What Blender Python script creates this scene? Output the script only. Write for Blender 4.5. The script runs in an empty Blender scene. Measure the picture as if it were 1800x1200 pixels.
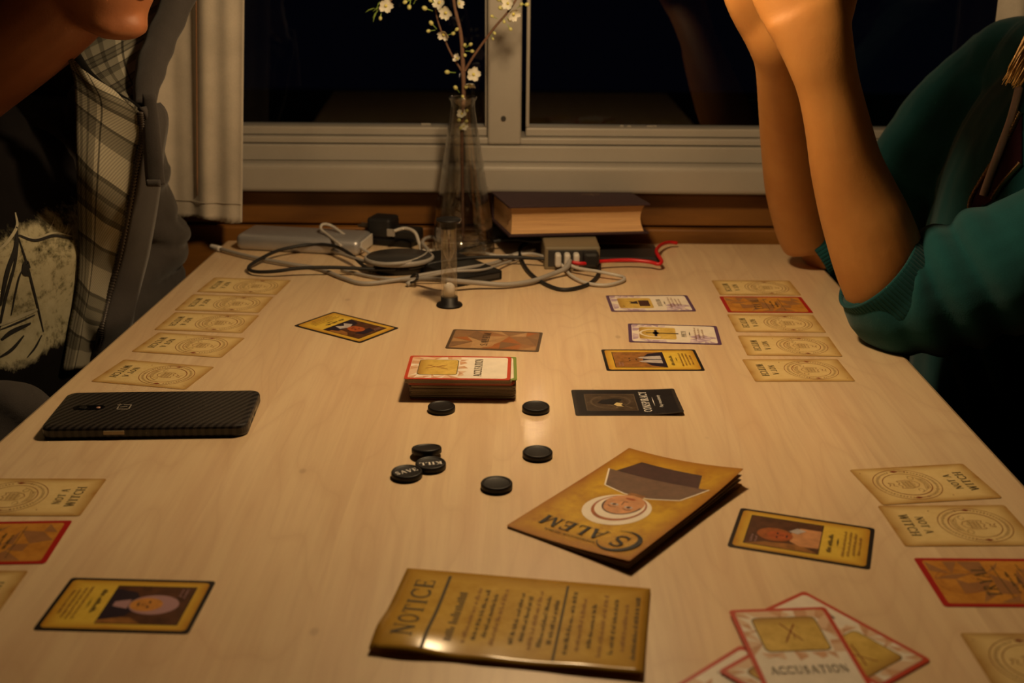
import bpy, bmesh, math, random
import numpy as np
from mathutils import Vector, Matrix, noise as mnoise
random.seed(7)
S = bpy.context.scene
C = S.collection
PI = math.pi
# ---------------------------------------------------------------- camera, world, light, exposure
TZ, CAMH = 0.74, 0.372                      # table top height, camera height above it
FPX, PITCH, ROLL = 2106.17, 0.331717, 0.0069798
cd = bpy.data.cameras.new('camera'); cam = bpy.data.objects.new('camera', cd); C.objects.link(cam)
cd.sensor_width = 36; cd.lens = FPX/1800*36; cd.clip_start = 0.02; cd.clip_end = 60
cam.matrix_world = Matrix.Translation((0, 0, TZ+CAMH)) @ Matrix.Rotation(PI/2-PITCH, 4, 'X') @ Matrix.Rotation(ROLL, 4, 'Z')
cd.dof.use_dof = True; cd.dof.focus_distance = 1.04; cd.dof.aperture_fstop = 7.5
S.camera = cam
S.view_settings.view_transform = 'Standard'; S.view_settings.look = 'None'
S.view_settings.gamma = 1; S.view_settings.use_curve_mapping = False
S.view_settings.exposure = 0.0
try:
    S.cycles.use_denoising = True; S.cycles.max_bounces = 10; S.cycles.transparent_max_bounces = 12
    S.cycles.sample_clamp_indirect = 60.0; S.cycles.caustics_reflective = True; S.cycles.caustics_refractive = True
    S.cycles.blur_glossy = 0.3
except Exception: pass
W = bpy.data.worlds.new('night_sky'); S.world = W; W.use_nodes = True
W.node_tree.nodes['Background'].inputs[0].default_value = (0.25, 0.3, 0.75, 1)
W.node_tree.nodes['Background'].inputs[1].default_value = 0.002
LAMP = Vector((0.030, 1.00, TZ+0.490)); LAMP_POWER = 7.8; LAMP_COL = (1.0, 0.69, 0.365)

# ---------------------------------------------------------------- pixel -> point helpers (table-relative z)
def ray(px, py):
    x = (px-900)/FPX; y = -(py-600)/FPX; c, s = math.cos(ROLL), math.sin(ROLL)
    x, y = c*x-s*y, s*x+c*y
    return Vector((x, math.cos(PITCH)+y*math.sin(PITCH), -math.sin(PITCH)+y*math.cos(PITCH)))
def G(px, py, z=0.0):
    d = ray(px, py); t = (z-CAMH)/d.z; return Vector((d.x*t, d.y*t, TZ+z))
def Yp(px, py, y):
    d = ray(px, py); t = y/d.y; return Vector((d.x*t, y, TZ+CAMH+d.z*t))

# ---------------------------------------------------------------- object helpers
def link(o, parent=None):
    C.objects.link(o)
    if parent is not None: o.parent = parent
    return o
def tag(o, label=None, cat=None, group=None, kind=None):
    if label: o['label'] = label
    if cat: o['category'] = cat
    if group: o['group'] = group
    if kind: o['kind'] = kind
    return o
def empty(name, loc=(0, 0, 0), rz=0):
    o = bpy.data.objects.new(name, None); o.location = loc; o.rotation_euler = (0, 0, rz); o.empty_display_size = .02
    return link(o)
def mobj(name, me, mat=None, parent=None, smooth=False):
    if mat is not None:
        me.materials.clear(); me.materials.append(mat)
    if smooth: me.shade_smooth()
    o = bpy.data.objects.new(name, me)
    return link(o, parent)
def pyd(name, v, f):
    me = bpy.data.meshes.new(name); me.from_pydata([tuple(p) for p in v], [], f); me.update(); return me
def place_local(o, parent_loc):
    return o
def fromworld(o, root):   # mesh built in world coordinates, parented to an empty at root.location (no rotation)
    o.location = -Vector(root.location); return o
def bm_mesh(name, bm):
    me = bpy.data.meshes.new(name); bm.normal_update(); bm.to_mesh(me); bm.free(); return me
def box_me(name, x0, x1, y0, y1, z0, z1, bev=0.0, seg=2):
    bm = bmesh.new(); bmesh.ops.create_cube(bm, size=1)
    for v in bm.verts:
        v.co = Vector(((x0+x1)/2+v.co.x*(x1-x0), (y0+y1)/2+v.co.y*(y1-y0), (z0+z1)/2+v.co.z*(z1-z0)))
    if bev > 0: bmesh.ops.bevel(bm, geom=bm.edges[:], offset=bev, segments=seg, affect='EDGES', profile=.5)
    return bm_mesh(name, bm)
def lathe(name, prof, seg=48, closed=False):
    v = []; f = []; n = len(prof)
    for i in range(seg):
        a = 2*PI*i/seg; c, s = math.cos(a), math.sin(a)
        for r, z in prof: v.append((r*c, r*s, z))
    for i in range(seg):
        j = (i+1) % seg
        for k in range(n-1+(1 if closed else 0)):
            k2 = (k+1) % n
            f.append((i*n+k, j*n+k, j*n+k2, i*n+k2))
    me = pyd(name, v, f)
    bm = bmesh.new(); bm.from_mesh(me); bmesh.ops.remove_doubles(bm, verts=bm.verts, dist=1e-6)
    bmesh.ops.recalc_face_normals(bm, faces=bm.faces); bm.to_mesh(me); bm.free(); return me
def catmull(P, n=8):
    P = [Vector(p) for p in P]
    if len(P) < 3: return [P[0].lerp(P[-1], i/n) for i in range(n+1)]
    Q = [P[0]*2-P[1]]+P+[P[-1]*2-P[-2]]; out = []
    for i in range(1, len(Q)-2):
        a, b, c, d = Q[i-1], Q[i], Q[i+1], Q[i+2]
        for k in range(n):
            t = k/n
            out.append(.5*((2*b)+(c-a)*t+(2*a-5*b+4*c-d)*t*t+(3*b-a-3*c+d)*t**3))
    out.append(P[-1]); return out
def loft(path, rad, seg=16, n=6, up=(0, 0, 1), disp=None, caps=True):
    """closed tube through keyed points; rad: list of (a along side, b along up2) or numbers"""
    rr = [(r, r) if not isinstance(r, (tuple, list)) else tuple(r) for r in rad]
    pts = catmull(path, n)
    R = catmull([Vector((r[0], r[1], 0)) for r in rr], n)
    up = Vector(up); v = []; f = []; m = len(pts)
    side_prev = None
    for i, p in enumerate(pts):
        t = (pts[min(i+1, m-1)]-pts[max(i-1, 0)]).normalized()
        side = t.cross(up)
        if side.length < 1e-4: side = side_prev or t.orthogonal()
        side.normalize()
        if side_prev is not None and side.dot(side_prev) < 0: side = -side
        side_prev = side; u2 = side.cross(t).normalized()
        for k in range(seg):
            a = 2*PI*k/seg
            d = 1.0 if disp is None else disp(i/(m-1), a)
            v.append(p+side*math.cos(a)*R[i].x*d+u2*math.sin(a)*R[i].y*d)
    for i in range(m-1):
        for k in range(seg):
            k2 = (k+1) % seg
            f.append((i*seg+k, i*seg+k2, (i+1)*seg+k2, (i+1)*seg+k))
    if caps:
        f.append(tuple(range(seg-1, -1, -1))); f.append(tuple((m-1)*seg+k for k in range(seg)))
    return v, f
def tube(name, path, r, seg=10, n=8, mat=None, parent=None, up=(0, 0, 1)):
    rad = r if isinstance(r, list) else [r]*len(path)
    v, f = loft(path, rad, seg, n, up)
    return mobj(name, pyd(name, v, f), mat, parent, True)
def ellipsoid(c, r, rot=None, seg=20, rings=14):
    v = []; f = []; c = Vector(c)
    for i in range(rings+1):
        th = PI*i/rings
        for k in range(seg):
            a = 2*PI*k/seg
            p = Vector((r[0]*math.sin(th)*math.cos(a), r[1]*math.sin(th)*math.sin(a), r[2]*math.cos(th)))
            if rot is not None: p = rot @ p
            v.append(c+p)
    for i in range(rings):
        for k in range(seg):
            k2 = (k+1) % seg
            f.append((i*seg+k, (i+1)*seg+k, (i+1)*seg+k2, i*seg+k2))
    return v, f
def organic(name, pieces, voxel=0.004, smooth=4, disp=None):
    """union of closed pieces into one continuous surface"""
    V = []; F = []
    for v, f in pieces:
        o = len(V); V += [Vector(p) for p in v]; F += [tuple(i+o for i in q) for q in f]
    me = pyd('tmp', V, F)
    bm = bmesh.new(); bm.from_mesh(me); bmesh.ops.remove_doubles(bm, verts=bm.verts, dist=1e-6)
    bmesh.ops.recalc_face_normals(bm, faces=bm.faces); bm.to_mesh(me); bm.free()
    ob = bpy.data.objects.new('tmp', me); C.objects.link(ob)
    m = ob.modifiers.new('r', 'REMESH'); m.mode = 'VOXEL'; m.voxel_size = voxel; m.adaptivity = 0
    s = ob.modifiers.new('s', 'SMOOTH'); s.factor = .5; s.iterations = smooth
    dg = bpy.context.evaluated_depsgraph_get(); dg.update()
    out = bpy.data.meshes.new_from_object(ob.evaluated_get(dg)); out.name = name
    bpy.data.objects.remove(ob); bpy.data.meshes.remove(me)
    if disp:
        n = len(out.vertices)
        co = np.empty(n*3); out.vertices.foreach_get('co', co); co = co.reshape(-1, 3)
        nr = np.empty(n*3); out.vertices.foreach_get('normal', nr); nr = nr.reshape(-1, 3)
        co = co+nr*disp(co)[:, None]
        out.vertices.foreach_set('co', co.ravel()); out.update()
    out.shade_smooth()
    return out

# ---------------------------------------------------------------- materials
def rgb(r, g, b):   # sRGB 0-255 -> linear
    f = lambda c: ((c/255+.055)/1.055)**2.4 if c > 10 else c/255/12.92
    return (f(r), f(g), f(b), 1)
class NT:
    def __init__(s, name):
        s.m = bpy.data.materials.new(name); s.m.use_nodes = True; s.t = s.m.node_tree
        s.b = s.t.nodes['Principled BSDF']
    def n(s, typ, **kw):
        x = s.t.nodes.new(typ)
        for k, v in kw.items():
            if k.startswith('i_'): x.inputs[int(k[2:])].default_value = v
            else: setattr(x, k, v)
        return x
    def l(s, a, ao, b, bi): s.t.links.new(a.outputs[ao], b.inputs[bi])
    def coord(s, scale=(1, 1, 1), rot=(0, 0, 0), kind='Object'):
        t = s.n('ShaderNodeTexCoord'); m = s.n('ShaderNodeMapping')
        m.inputs['Scale'].default_value = scale; m.inputs['Rotation'].default_value = rot
        s.l(t, kind, m, 0); return m
    def noise(s, co, scale, detail=4, rough=.55, dist=0):
        x = s.n('ShaderNodeTexNoise'); x.inputs['Scale'].default_value = scale; x.inputs['Detail'].default_value = detail
        x.inputs['Roughness'].default_value = rough; x.inputs['Distortion'].default_value = dist
        s.l(co, 0, x, 'Vector'); return x
    def ramp(s, src, so, stops):
        r = s.n('ShaderNodeValToRGB'); e = r.color_ramp.elements
        while len(e) < len(stops): e.new(.5)
        for k, (p, c) in enumerate(stops): e[k].position = p; e[k].color = c
        s.l(src, so, r, 0); return r
    def math(s, op, a, b=None, clamp=False):
        m = s.n('ShaderNodeMath', operation=op, use_clamp=clamp)
        for k, q in enumerate((a, b)):
            if q is None: continue
            if isinstance(q, (int, float)): m.inputs[k].default_value = q
            else: s.l(q[0], q[1], m, k)
        return m
    def mix(s, fac, a, b, mode='MIX'):
        m = s.n('ShaderNodeMix', data_type='RGBA', blend_type=mode)
        for idx, q in ((0, fac), (6, a), (7, b)):
            if isinstance(q, (int, float)): m.inputs[idx].default_value = q
            elif isinstance(q, tuple) and len(q) == 4: m.inputs[idx].default_value = q
            else: s.l(q[0], q[1], m, idx)
        return m
    def bump(s, src, so, strength=.2, dist=.001):
        b = s.n('ShaderNodeBump'); b.inputs['Strength'].default_value = strength; b.inputs['Distance'].default_value = dist
        s.l(src, so, b, 'Height'); s.l(b, 0, s.b, 'Normal'); return b
    def set(s, **kw):
        names = dict(col='Base Color', rough='Roughness', metal='Metallic', coat='Coat Weight', coatr='Coat Roughness', trans='Transmission Weight',
                     ior='IOR', sss='Subsurface Weight', spec='Specular IOR Level', sheen='Sheen Weight', emis='Emission Strength', emc='Emission Color', alpha='Alpha')
        for k, v in kw.items(): s.b.inputs[names[k]].default_value = v
        return s
def plain(name, col, rough=.5, mott=0.0, mscale=60, bump=0.0, bscale=400, **kw):
    t = NT(name); t.set(col=col, rough=rough, **kw)
    if mott or bump: co = t.coord()
    if mott:
        nz = t.noise(co, mscale)
        r = t.ramp(nz, 0, [(.3, tuple(c*(1-mott) for c in col[:3])+(1,)), (.7, tuple(min(1, c*(1+mott)) for c in col[:3])+(1,))])
        t.l(r, 0, t.b, 'Base Color')
    if bump:
        nb = t.noise(co, bscale); t.bump(nb, 0, bump, .0006)
    return t.m
def parchment(name, base, dark, edge=None, half=None, scale=55, rough=.42):
    """mottled printed paper with browned, worn print towards the printed edge"""
    t = NT(name); co = t.coord()
    n1 = t.noise(co, scale, 5, .6); n2 = t.noise(co, scale*4, 4, .6)
    a = t.ramp(n1, 0, [(.32, dark), (.62, base)])
    m = t.mix(.22, (a, 0), (t.ramp(n2, 0, [(.35, dark), (.6, base)]), 0))
    if half:
        sx = t.n('ShaderNodeSeparateXYZ'); t.l(co, 0, sx, 0)
        ax = t.math('DIVIDE', (t.math('ABSOLUTE', (sx, 0)), 0), half[0]); ay = t.math('DIVIDE', (t.math('ABSOLUTE', (sx, 1)), 0), half[1])
        mx = t.math('MAXIMUM', (ax, 0), (ay, 0))
        pw = t.math('POWER', (mx, 0), 3.0); sc9 = t.math('MULTIPLY', (pw, 0), .68); wob = t.math('MULTIPLY_ADD', (n1, 0), .55); t.l(sc9, 0, wob, 2)
        e = t.ramp(wob, 0, [(.52, (0, 0, 0, 1)), (.98, (1, 1, 1, 1))])
        m = t.mix((e, 0), (m, 2), edge)
    t.l(m, 2, t.b, 'Base Color'); t.set(rough=rough, spec=.4)
    return t.m
def wood(name, c1, c2, c3, stretch=(9, .7, 9), scale=5, rough=.4, coat=0, bumpv=.05, vary=0.12, knots=False):
    t = NT(name); co = t.coord(stretch)
    oi = t.n('ShaderNodeObjectInfo'); add = t.n('ShaderNodeVectorMath', operation='ADD'); sc = t.n('ShaderNodeVectorMath', operation='SCALE')
    cb = t.n('ShaderNodeCombineXYZ'); t.l(oi, 'Random', cb, 0); t.l(oi, 'Random', cb, 1); t.l(cb, 0, sc, 0); sc.inputs['Scale'].default_value = 37
    t.l(co, 0, add, 0); t.l(sc, 0, add, 1)
    warp = t.noise(add, scale*.22, 2, .5)
    wv = t.n('ShaderNodeTexWave', wave_type='BANDS', bands_direction='X'); wv.inputs['Scale'].default_value = scale*.35; wv.inputs['Distortion'].default_value = 9
    wv.inputs['Detail'].default_value = 3; wv.inputs['Detail Scale'].default_value = .6
    t.l(add, 0, wv, 'Vector')
    fine = t.noise(add, scale*4.5, 6, .65)
    a = t.ramp(wv, 1, [(0, c1), (.75, c2), (1, c3)])
    b = t.ramp(fine, 0, [(.3, c3), (.7, c1)])
    m = t.mix(.4, (a, 0), (b, 0))
    big = t.ramp(warp, 0, [(.35, c3), (.6, c1)])
    m2 = t.mix(.25, (m, 2), (big, 0))
    br = t.math('MULTIPLY_ADD', (oi, 'Random'), vary); br.inputs[2].default_value = 1-vary/2
    hs = t.n('ShaderNodeHueSaturation'); t.l(br, 0, hs, 'Value'); t.l(m2, 2, hs, 'Color')
    t.l(hs, 0, t.b, 'Base Color'); t.set(rough=rough, coat=coat, coatr=.18)
    if bumpv: t.bump(fine, 0, bumpv, .0004)
    return t.m
def cloth(name, col, col2, scale=900, rough=.95, bump=.35, sheen=.2):
    t = NT(name); co = t.coord(); w = t.noise(co, scale, 2, .6); b = t.noise(co, 25, 3)
    m = t.mix((w, 0), col, col2); m2 = t.mix((t.ramp(b, 0, [(.3, (.75, .75, .75, 1)), (.7, (1.1, 1.1, 1.1, 1))]), 0), (m, 2), (m, 2))
    r = t.ramp(b, 0, [(.3, (.8, .8, .8, 1)), (.7, (1, 1, 1, 1))]); mm = t.mix(1.0, (m, 2), (r, 0), 'MULTIPLY')
    t.l(mm, 2, t.b, 'Base Color'); t.set(rough=rough, sheen=sheen, spec=.15); t.bump(w, 0, bump, .0006)
    return t.m
def glass(name, col=(.97, .97, .96, 1), ior=1.45, rough=0.0, edge=.97, power=3.6):
    """thin-walled glass: straight-through light plus a Fresnel reflection"""
    t = NT(name); out = t.t.nodes['Material Output']; t.t.nodes.remove(t.b)
    tr = t.n('ShaderNodeBsdfTransparent'); tr.inputs[0].default_value = col
    gl = t.n('ShaderNodeBsdfGlossy'); gl.inputs['Roughness'].default_value = rough
    lw = t.n('ShaderNodeLayerWeight'); lw.inputs[0].default_value = .5
    ab = t.ramp(lw, 'Facing', [(0, col), (.70, tuple(c*.98 for c in col[:3])+(1,)), (.90, tuple(c*edge for c in col[:3])+(1,)), (1, tuple(c*edge*edge for c in col[:3])+(1,))]); t.l(ab, 0, tr, 0)
    p5 = t.math('POWER', (lw, 'Facing'), power); fr = t.math('MULTIPLY_ADD', (p5, 0), .85); fr.inputs[2].default_value = 1.8*((ior-1)/(ior+1))**2
    mx = t.n('ShaderNodeMixShader'); t.l(fr, 0, mx, 0); t.l(tr, 0, mx, 1); t.l(gl, 0, mx, 2); t.l(mx, 0, out, 0)
    return t.m

M = {}
def table_wood():
    t = NT('bleached_birch'); tc = t.n('ShaderNodeTexCoord'); oi = t.n('ShaderNodeObjectInfo')
    cb = t.n('ShaderNodeCombineXYZ'); m7 = t.math('MULTIPLY', (oi, 'Random'), 9.0); t.l(m7, 0, cb, 0); t.l(m7, 0, cb, 1)
    ad = t.n('ShaderNodeVectorMath', operation='ADD'); t.l(tc, 'Object', ad, 0); t.l(cb, 0, ad, 1)
    def mp(sc):
        m = t.n('ShaderNodeMapping'); m.inputs['Scale'].default_value = sc; t.l(ad, 0, m, 0); return m
    fine = t.noise(mp((1, .035, 1)), 260, 4, .6); streak = t.noise(mp((1, .05, 1)), 60, 4, .6); cont = t.noise(mp((1, .22, 1)), 9, 2, .45, .3); big = t.noise(mp((1, .3, 1)), 7, 2)
    fr = t.math('FRACT', (t.math('MULTIPLY', (cont, 0), 15.0), 0)); line = t.ramp(fr, 0, [(0, (1, 1, 1, 1)), (.10, (.25, .25, .25, 1)), (.3, (0, 0, 0, 1)), (.8, (0, 0, 0, 1)), (1, (.6, .6, .6, 1))])
    base = t.ramp(big, 0, [(.35, (.77, .565, .335, 1)), (.65, (.84, .64, .40, 1))])
    a = t.mix((t.ramp(streak, 0, [(.40, (.55, .55, .55, 1)), (.58, (0, 0, 0, 1))]), 0), (base, 0), (.70, .48, .29, 1))
    b = t.mix((t.math('MULTIPLY', (line, 0), .40), 0), (a, 2), (.62, .41, .235, 1))
    c = t.mix((t.ramp(fine, 0, [(.36, (.35, .35, .35, 1)), (.55, (0, 0, 0, 1))]), 0), (b, 2), (.66, .45, .27, 1))
    vor = t.n('ShaderNodeTexVoronoi'); vor.inputs['Scale'].default_value = 16; t.l(mp((1, .6, 1)), 0, vor, 'Vector')
    sp = t.ramp(vor, 'Distance', [(.03, (1, 1, 1, 1)), (.055, (0, 0, 0, 1))]); c2 = t.mix((t.math('MULTIPLY', (sp, 0), .35), 0), (c, 2), (.30, .16, .08, 1))
    br = t.math('MULTIPLY_ADD', (oi, 'Random'), .05); br.inputs[2].default_value = .97
    hs = t.n('ShaderNodeHueSaturation'); t.l(br, 0, hs, 'Value'); t.l(c2, 2, hs, 'Color'); t.l(hs, 0, t.b, 'Base Color')
    t.set(rough=.42, coat=.55, coatr=.13); t.bump(fine, 0, .03, .0003); return t.m
M['table'] = table_wood()
M['panel'] = wood('brown_pine', (.26, .105, .016, 1), (.19, .075, .011, 1), (.10, .036, .006, 1), (.9, 9, 9), 5, .5, .05, .08, .2)
M['bench'] = wood('bench_pine', (.05, .022, .010, 1), (.04, .016, .007, 1), (.025, .010, .004, 1), (9, .9, 9), 5, .45, 0, .05, .2)
M['white_paint'] = plain('old_white_paint', (.32, .29, .25, 1), .38, .06, 14, .12, 120)
M['room_paint'] = plain('dim_room_boards', (.10, .07, .05, 1), .8, .1, 3)
M['curtain'] = cloth('cream_linen', (.60, .53, .44, 1), (.48, .42, .34, 1), 700, .95, .4)
M['seam'] = plain('brown_seam_thread', rgb(150, 105, 70), .9)
M['pane'] = glass('window_glass', (.95, .97, 1, 1), 1.4)
M['glass'] = glass('clear_glass', (.98, .975, .97, 1), 1.6, .05, .66, 3.2)
M['vaseglass'] = glass('vase_glass', (.94, .94, .93, 1), 1.7, .04, .42, 2.2)
M['black'] = plain('black_plastic', (.008, .007, .007, 1), .5, 0, 1, .05, 900, spec=.3)
M['blackrub'] = plain('black_rubber', (.011, .010, .010, 1), .55)
M['chip'] = plain('black_chip', (.010, .008, .008, 1), .48, 0, 1, .08, 1500, spec=.35)
M['darkgrey'] = plain('dark_grey_plastic', (.035, .033, .032, 1), .35)
M['silver'] = plain('brushed_silver', (.46, .45, .46, 1), .42, .03, 90, metal=.6)
M['logo'] = plain('pale_logo', (.34, .30, .25, 1), .4)
M['steel'] = plain('bright_steel', (.6, .57, .52, 1), .28, metal=1.0)
M['whitepl'] = plain('white_plastic', (.66, .62, .57, 1), .35)
M['greycable'] = plain('grey_cable', (.33, .30, .27, 1), .5)
M['whitecable'] = plain('white_cable', (.50, .46, .41, 1), .45)
M['red'] = plain('red_cable', (.55, .008, .012, 1), .4)
M['beige'] = plain('beige_plastic', (.20, .16, .10, 1), .5)
M['sand'] = plain('pale_sand', (.88, .84, .76, 1), .95, .06, 900, .4, 2500)
M['twig'] = plain('brown_bark', (.13, .065, .038, 1), .8, .25, 300, .4, 700)
M['petal'] = plain('white_petal', (.66, .60, .50, 1), .6, sss=.15)
M['bud'] = plain('green_bud', (.48, .46, .17, 1), .55, .2, 250)
M['stamen'] = plain('yellow_green_centre', (.55, .50, .13, 1), .6)
M['leaf'] = plain('young_leaf', (.22, .33, .06, 1), .55, .2, 200)
M['bookcover'] = plain('maroon_bookcloth', (.030, .010, .014, 1), .7, .15, 120, .25, 1500)
M['gilt'] = plain('worn_gilt', (.16, .09, .035, 1), .45)
t = NT('aged_page_edges'); co = t.coord((3, 3, 420)); nn = t.noise(co, 3, 5, .7, .4)
t.l(t.ramp(nn, 0, [(.25, (.40, .20, .075, 1)), (.7, (.78, .48, .22, 1))]), 0, t.b, 'Base Color'); t.set(rough=.8); t.bump(nn, 0, .5, .0008); M['pages'] = t.m
# carbon-weave phone shell
t = NT('woven_black_shell'); co = t.coord(rot=(0, 0, math.radians(32)))
wv = t.n('ShaderNodeTexWave', wave_type='BANDS', bands_direction='X'); wv.inputs['Scale'].default_value = 62; t.l(co, 0, wv, 'Vector')
t.l(t.ramp(wv, 1, [(.3, (.006, .005, .005, 1)), (.7, (.034, .030, .028, 1))]), 0, t.b, 'Base Color'); t.set(rough=.38); t.bump(wv, 1, .25, .0002); M['carbon'] = t.m
# skin
def skin(name, col, col2):
    t = NT(name); co = t.coord(); n1 = t.noise(co, 16, 4); n2 = t.noise(co, 420, 3, .7)
    t.l(t.ramp(n1, 0, [(.35, col2), (.65, col)]), 0, t.b, 'Base Color'); t.set(rough=.55, sss=.12, spec=.35)
    t.b.inputs['Subsurface Radius'].default_value = (.6, .2, .1); t.b.inputs['Subsurface Scale'].default_value = .008
    t.bump(n2, 0, .22, .0006); return t.m
M['skin_f'] = skin('warm_skin', (.46, .215, .058, 1), (.40, .170, .042, 1))
M['skin_m'] = skin('ruddy_skin', (.31, .115, .042, 1), (.24, .082, .030, 1))
M['hair_f'] = plain('blond_hair', (.36, .19, .048, 1), .5, .4, 500)
M['hair_m'] = plain('dark_hair', (.03, .018, .010, 1), .6, .3, 500)
M['eye'] = plain('eye_white', (.7, .66, .6, 1), .25)
M['lip'] = plain('lip', (.42, .13, .08, 1), .45)
M['green_fleece'] = cloth('green_fleece', (.009, .080, .088, 1), (.006, .054, .060, 1), 900, .95, .35, .15)
M['green_rib'] = cloth('green_rib', (.009, .076, .084, 1), (.006, .050, .056, 1), 1200, .95, .2, .1)
M['grey_fleece'] = cloth('grey_fleece', (.062, .054, .050, 1), (.038, .033, .031, 1), 1100, .95, .35, .15)
M['cord_pink'] = cloth('pale_pink_cord', (.86, .70, .64, 1), (.74, .58, .52, 1), 1800, .9, .4, .1)
M['black_cloth'] = cloth('black_cotton', (.008, .007, .007, 1), (.004, .004, .004, 1), 1400, .95, .3, .0)
M['maroon_cloth'] = cloth('dark_maroon_shirt', (.06, .018, .025, 1), (.04, .010, .016, 1), 1300, .95, .3, 0)
M['brass'] = plain('old_brass_zip', (.42, .26, .12, 1), .35, metal=1.0)
M['darkzip'] = plain('dark_zip', (.06, .05, .045, 1), .5, metal=.4)
M['trousers'] = cloth('dark_trousers', (.016, .015, .02, 1), (.010, .010, .014, 1), 900)
# plaid lining
def plaid():
    t = NT('plaid_flannel'); co = t.coord(kind='UV')
    sx = t.n('ShaderNodeSeparateXYZ'); t.l(co, 0, sx, 0)
    def bands(k, freq, stops):
        f = t.math('FRACT', (t.math('MULTIPLY', (sx, k), freq), 0)); r = t.ramp(f, 0, stops); r.color_ramp.interpolation = 'CONSTANT'; return r
    L, D, K = (.56, .56, .56, 1), (.30, .30, .30, 1), (.16, .16, .16, 1)
    a = bands(0, 1.0, [(0, D), (.07, K), (.12, D), (.19, K), (.23, D), (.34, L), (.40, K), (.43, L), (.92, D)])
    b = bands(1, 3.3, [(0, L), (.28, K), (.32, D), (.42, K), (.46, D), (.55, K), (.60, L), (.80, K), (.83, D)])
    m = t.mix(1.0, (a, 0), (b, 0), 'MULTIPLY')
    tw = t.n('ShaderNodeTexWave', wave_type='BANDS', bands_direction='DIAGONAL'); tw.inputs['Scale'].default_value = 16
    mp = t.n('ShaderNodeMapping'); mp.inputs['Scale'].default_value = (1, 3.2, 1); t.l(co, 0, mp, 0); t.l(mp, 0, tw, 'Vector')
    m2 = t.mix(1.0, (m, 2), (t.ramp(tw, 1, [(.3, (.70, .70, .70, 1)), (.6, (1, 1, 1, 1))]), 0), 'MULTIPLY')
    m3 = t.mix(1.0, (m2, 2), (1.0, .92, .70, 1), 'MULTIPLY')
    t.l(m3, 2, t.b, 'Base Color'); t.set(rough=.95, spec=.1); return t.m
M['plaid'] = plaid()
# tee print ink
t = NT('tee_print_ink'); co = t.coord(); n1 = t.noise(co, 28, 6, .72, .6); n2 = t.noise(co, 160, 5, .7)
m = t.mix(.35, (n1, 0), (n2, 0))
t.l(t.ramp(m, 2, [(.40, (.012, .011, .008, 1)), (.455, (.16, .14, .085, 1)), (.50, (.40, .36, .235, 1)), (.7, (.50, .45, .31, 1))]), 0, t.b, 'Base Color'); t.set(rough=.9, spec=.1); M['print'] = t.m
M['printdark'] = plain('tee_print_black', (.010, .009, .008, 1), .9)
M['printpale'] = plain('tee_print_cream', (.36, .33, .23, 1), .9, .2, 90)
# cards
M['witch'] = parchment('aged_cream_card', (.79, .60, .28, 1), (.70, .50, .20, 1), (.40, .20, .04, 1), (.0285, .044), 45)
M['tryal'] = parchment('orange_brown_card', (.62, .28, .045, 1), (.44, .17, .022, 1), None, None, 60)
M['yellow'] = parchment('mustard_card', (.78, .54, .075, 1), (.66, .43, .045, 1), (.48, .22, .018, 1), (.0262, .0417), 60)
M['patch'] = parchment('golden_patch', (.72, .50, .12, 1), (.50, .31, .05, 1), (.36, .19, .03, 1), (.030, .034), 80)
M['booklet'] = parchment('golden_booklet_cover', (.66, .40, .030, 1), (.38, .165, .012, 1), (.33, .115, .010, 1), (.048, .079), 30, .36)
M['notice'] = parchment('golden_notice_sheet', (.66, .42, .085, 1), (.52, .30, .045, 1), (.38, .19, .022, 1), (.046, .076), 40, .2)
M['cream'] = plain('cream_print', (.83, .74, .62, 1), .42, .07, 70)
M['cardred'] = plain('red_print', (.52, .055, .022, 1), .4, .06, 90)
M['carddarkred'] = plain('dark_red_print', (.40, .012, .010, 1), .4)
M['cardblack'] = plain('black_print', (.012, .010, .010, 1), .36)
M['cardpurple'] = plain('purple_print', (.10, .045, .115, 1), .4)
M['lilac'] = plain('lilac_print', (.66, .53, .56, 1), .42, .2, 150)
M['lilac2'] = plain('dark_lilac_print', (.47, .33, .43, 1), .42)
M['terra'] = plain('terracotta_print', (.60, .33, .18, 1), .42, .12, 120)
M['terra2'] = plain('pale_terracotta_print', (.72, .50, .33, 1), .42)
M['green'] = plain('green_print', (.20, .28, .05, 1), .4)
M['ink'] = plain('faded_ink', (.085, .062, .028, 1), .6, spec=.15)
M['inkmid'] = plain('pale_brown_ink', (.27, .125, .040, 1), .6, spec=.15)
M['inkseal'] = plain('seal_brown_ink', (.27, .085, .022, 1), .6, spec=.15)
M['inkred'] = plain('red_brown_ink', (.22, .035, .012, 1), .6, spec=.15)
M['white_ink'] = plain('white_ink', (.78, .73, .68, 1), .5)
M['backdark'] = plain('back_border', (.085, .050, .026, 1), .4)
for k, c in enumerate([(.40, .22, .09), (.33, .15, .055), (.27, .14, .06), (.46, .27, .12), (.36, .12, .03), (.22, .115, .052)]):
    M['tri%d' % k] = plain('back_tone_%d' % k, c+(1,), .42, .1, 120)
M['condark'] = plain('near_black_print', (.011, .009, .010, 1), .36)
M['conbord'] = plain('dark_umber_print', (.030, .023, .019, 1), .36, .1, 200)
M['conpic'] = plain('umber_picture', (.062, .040, .024, 1), .36, .4, 160)
M['consmoke'] = plain('smoke_brown_print', (.115, .08, .05, 1), .4)
M['conglow'] = plain('pale_gold_print', (.62, .48, .22, 1), .4)
M['picbrown'] = plain('picture_brown', (.085, .030, .012, 1), .4, .4, 150)
M['pictan'] = plain('picture_tan', (.30, .125, .03, 1), .4, .35, 160)
M['picblue'] = plain('picture_dark_blue', (.018, .010, .022, 1), .4)
M['picface'] = plain('picture_face', (.58, .25, .05, 1), .4, .15, 250)
M['picred'] = plain('picture_red_face', (.42, .09, .02, 1), .4, .2, 250)
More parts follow.
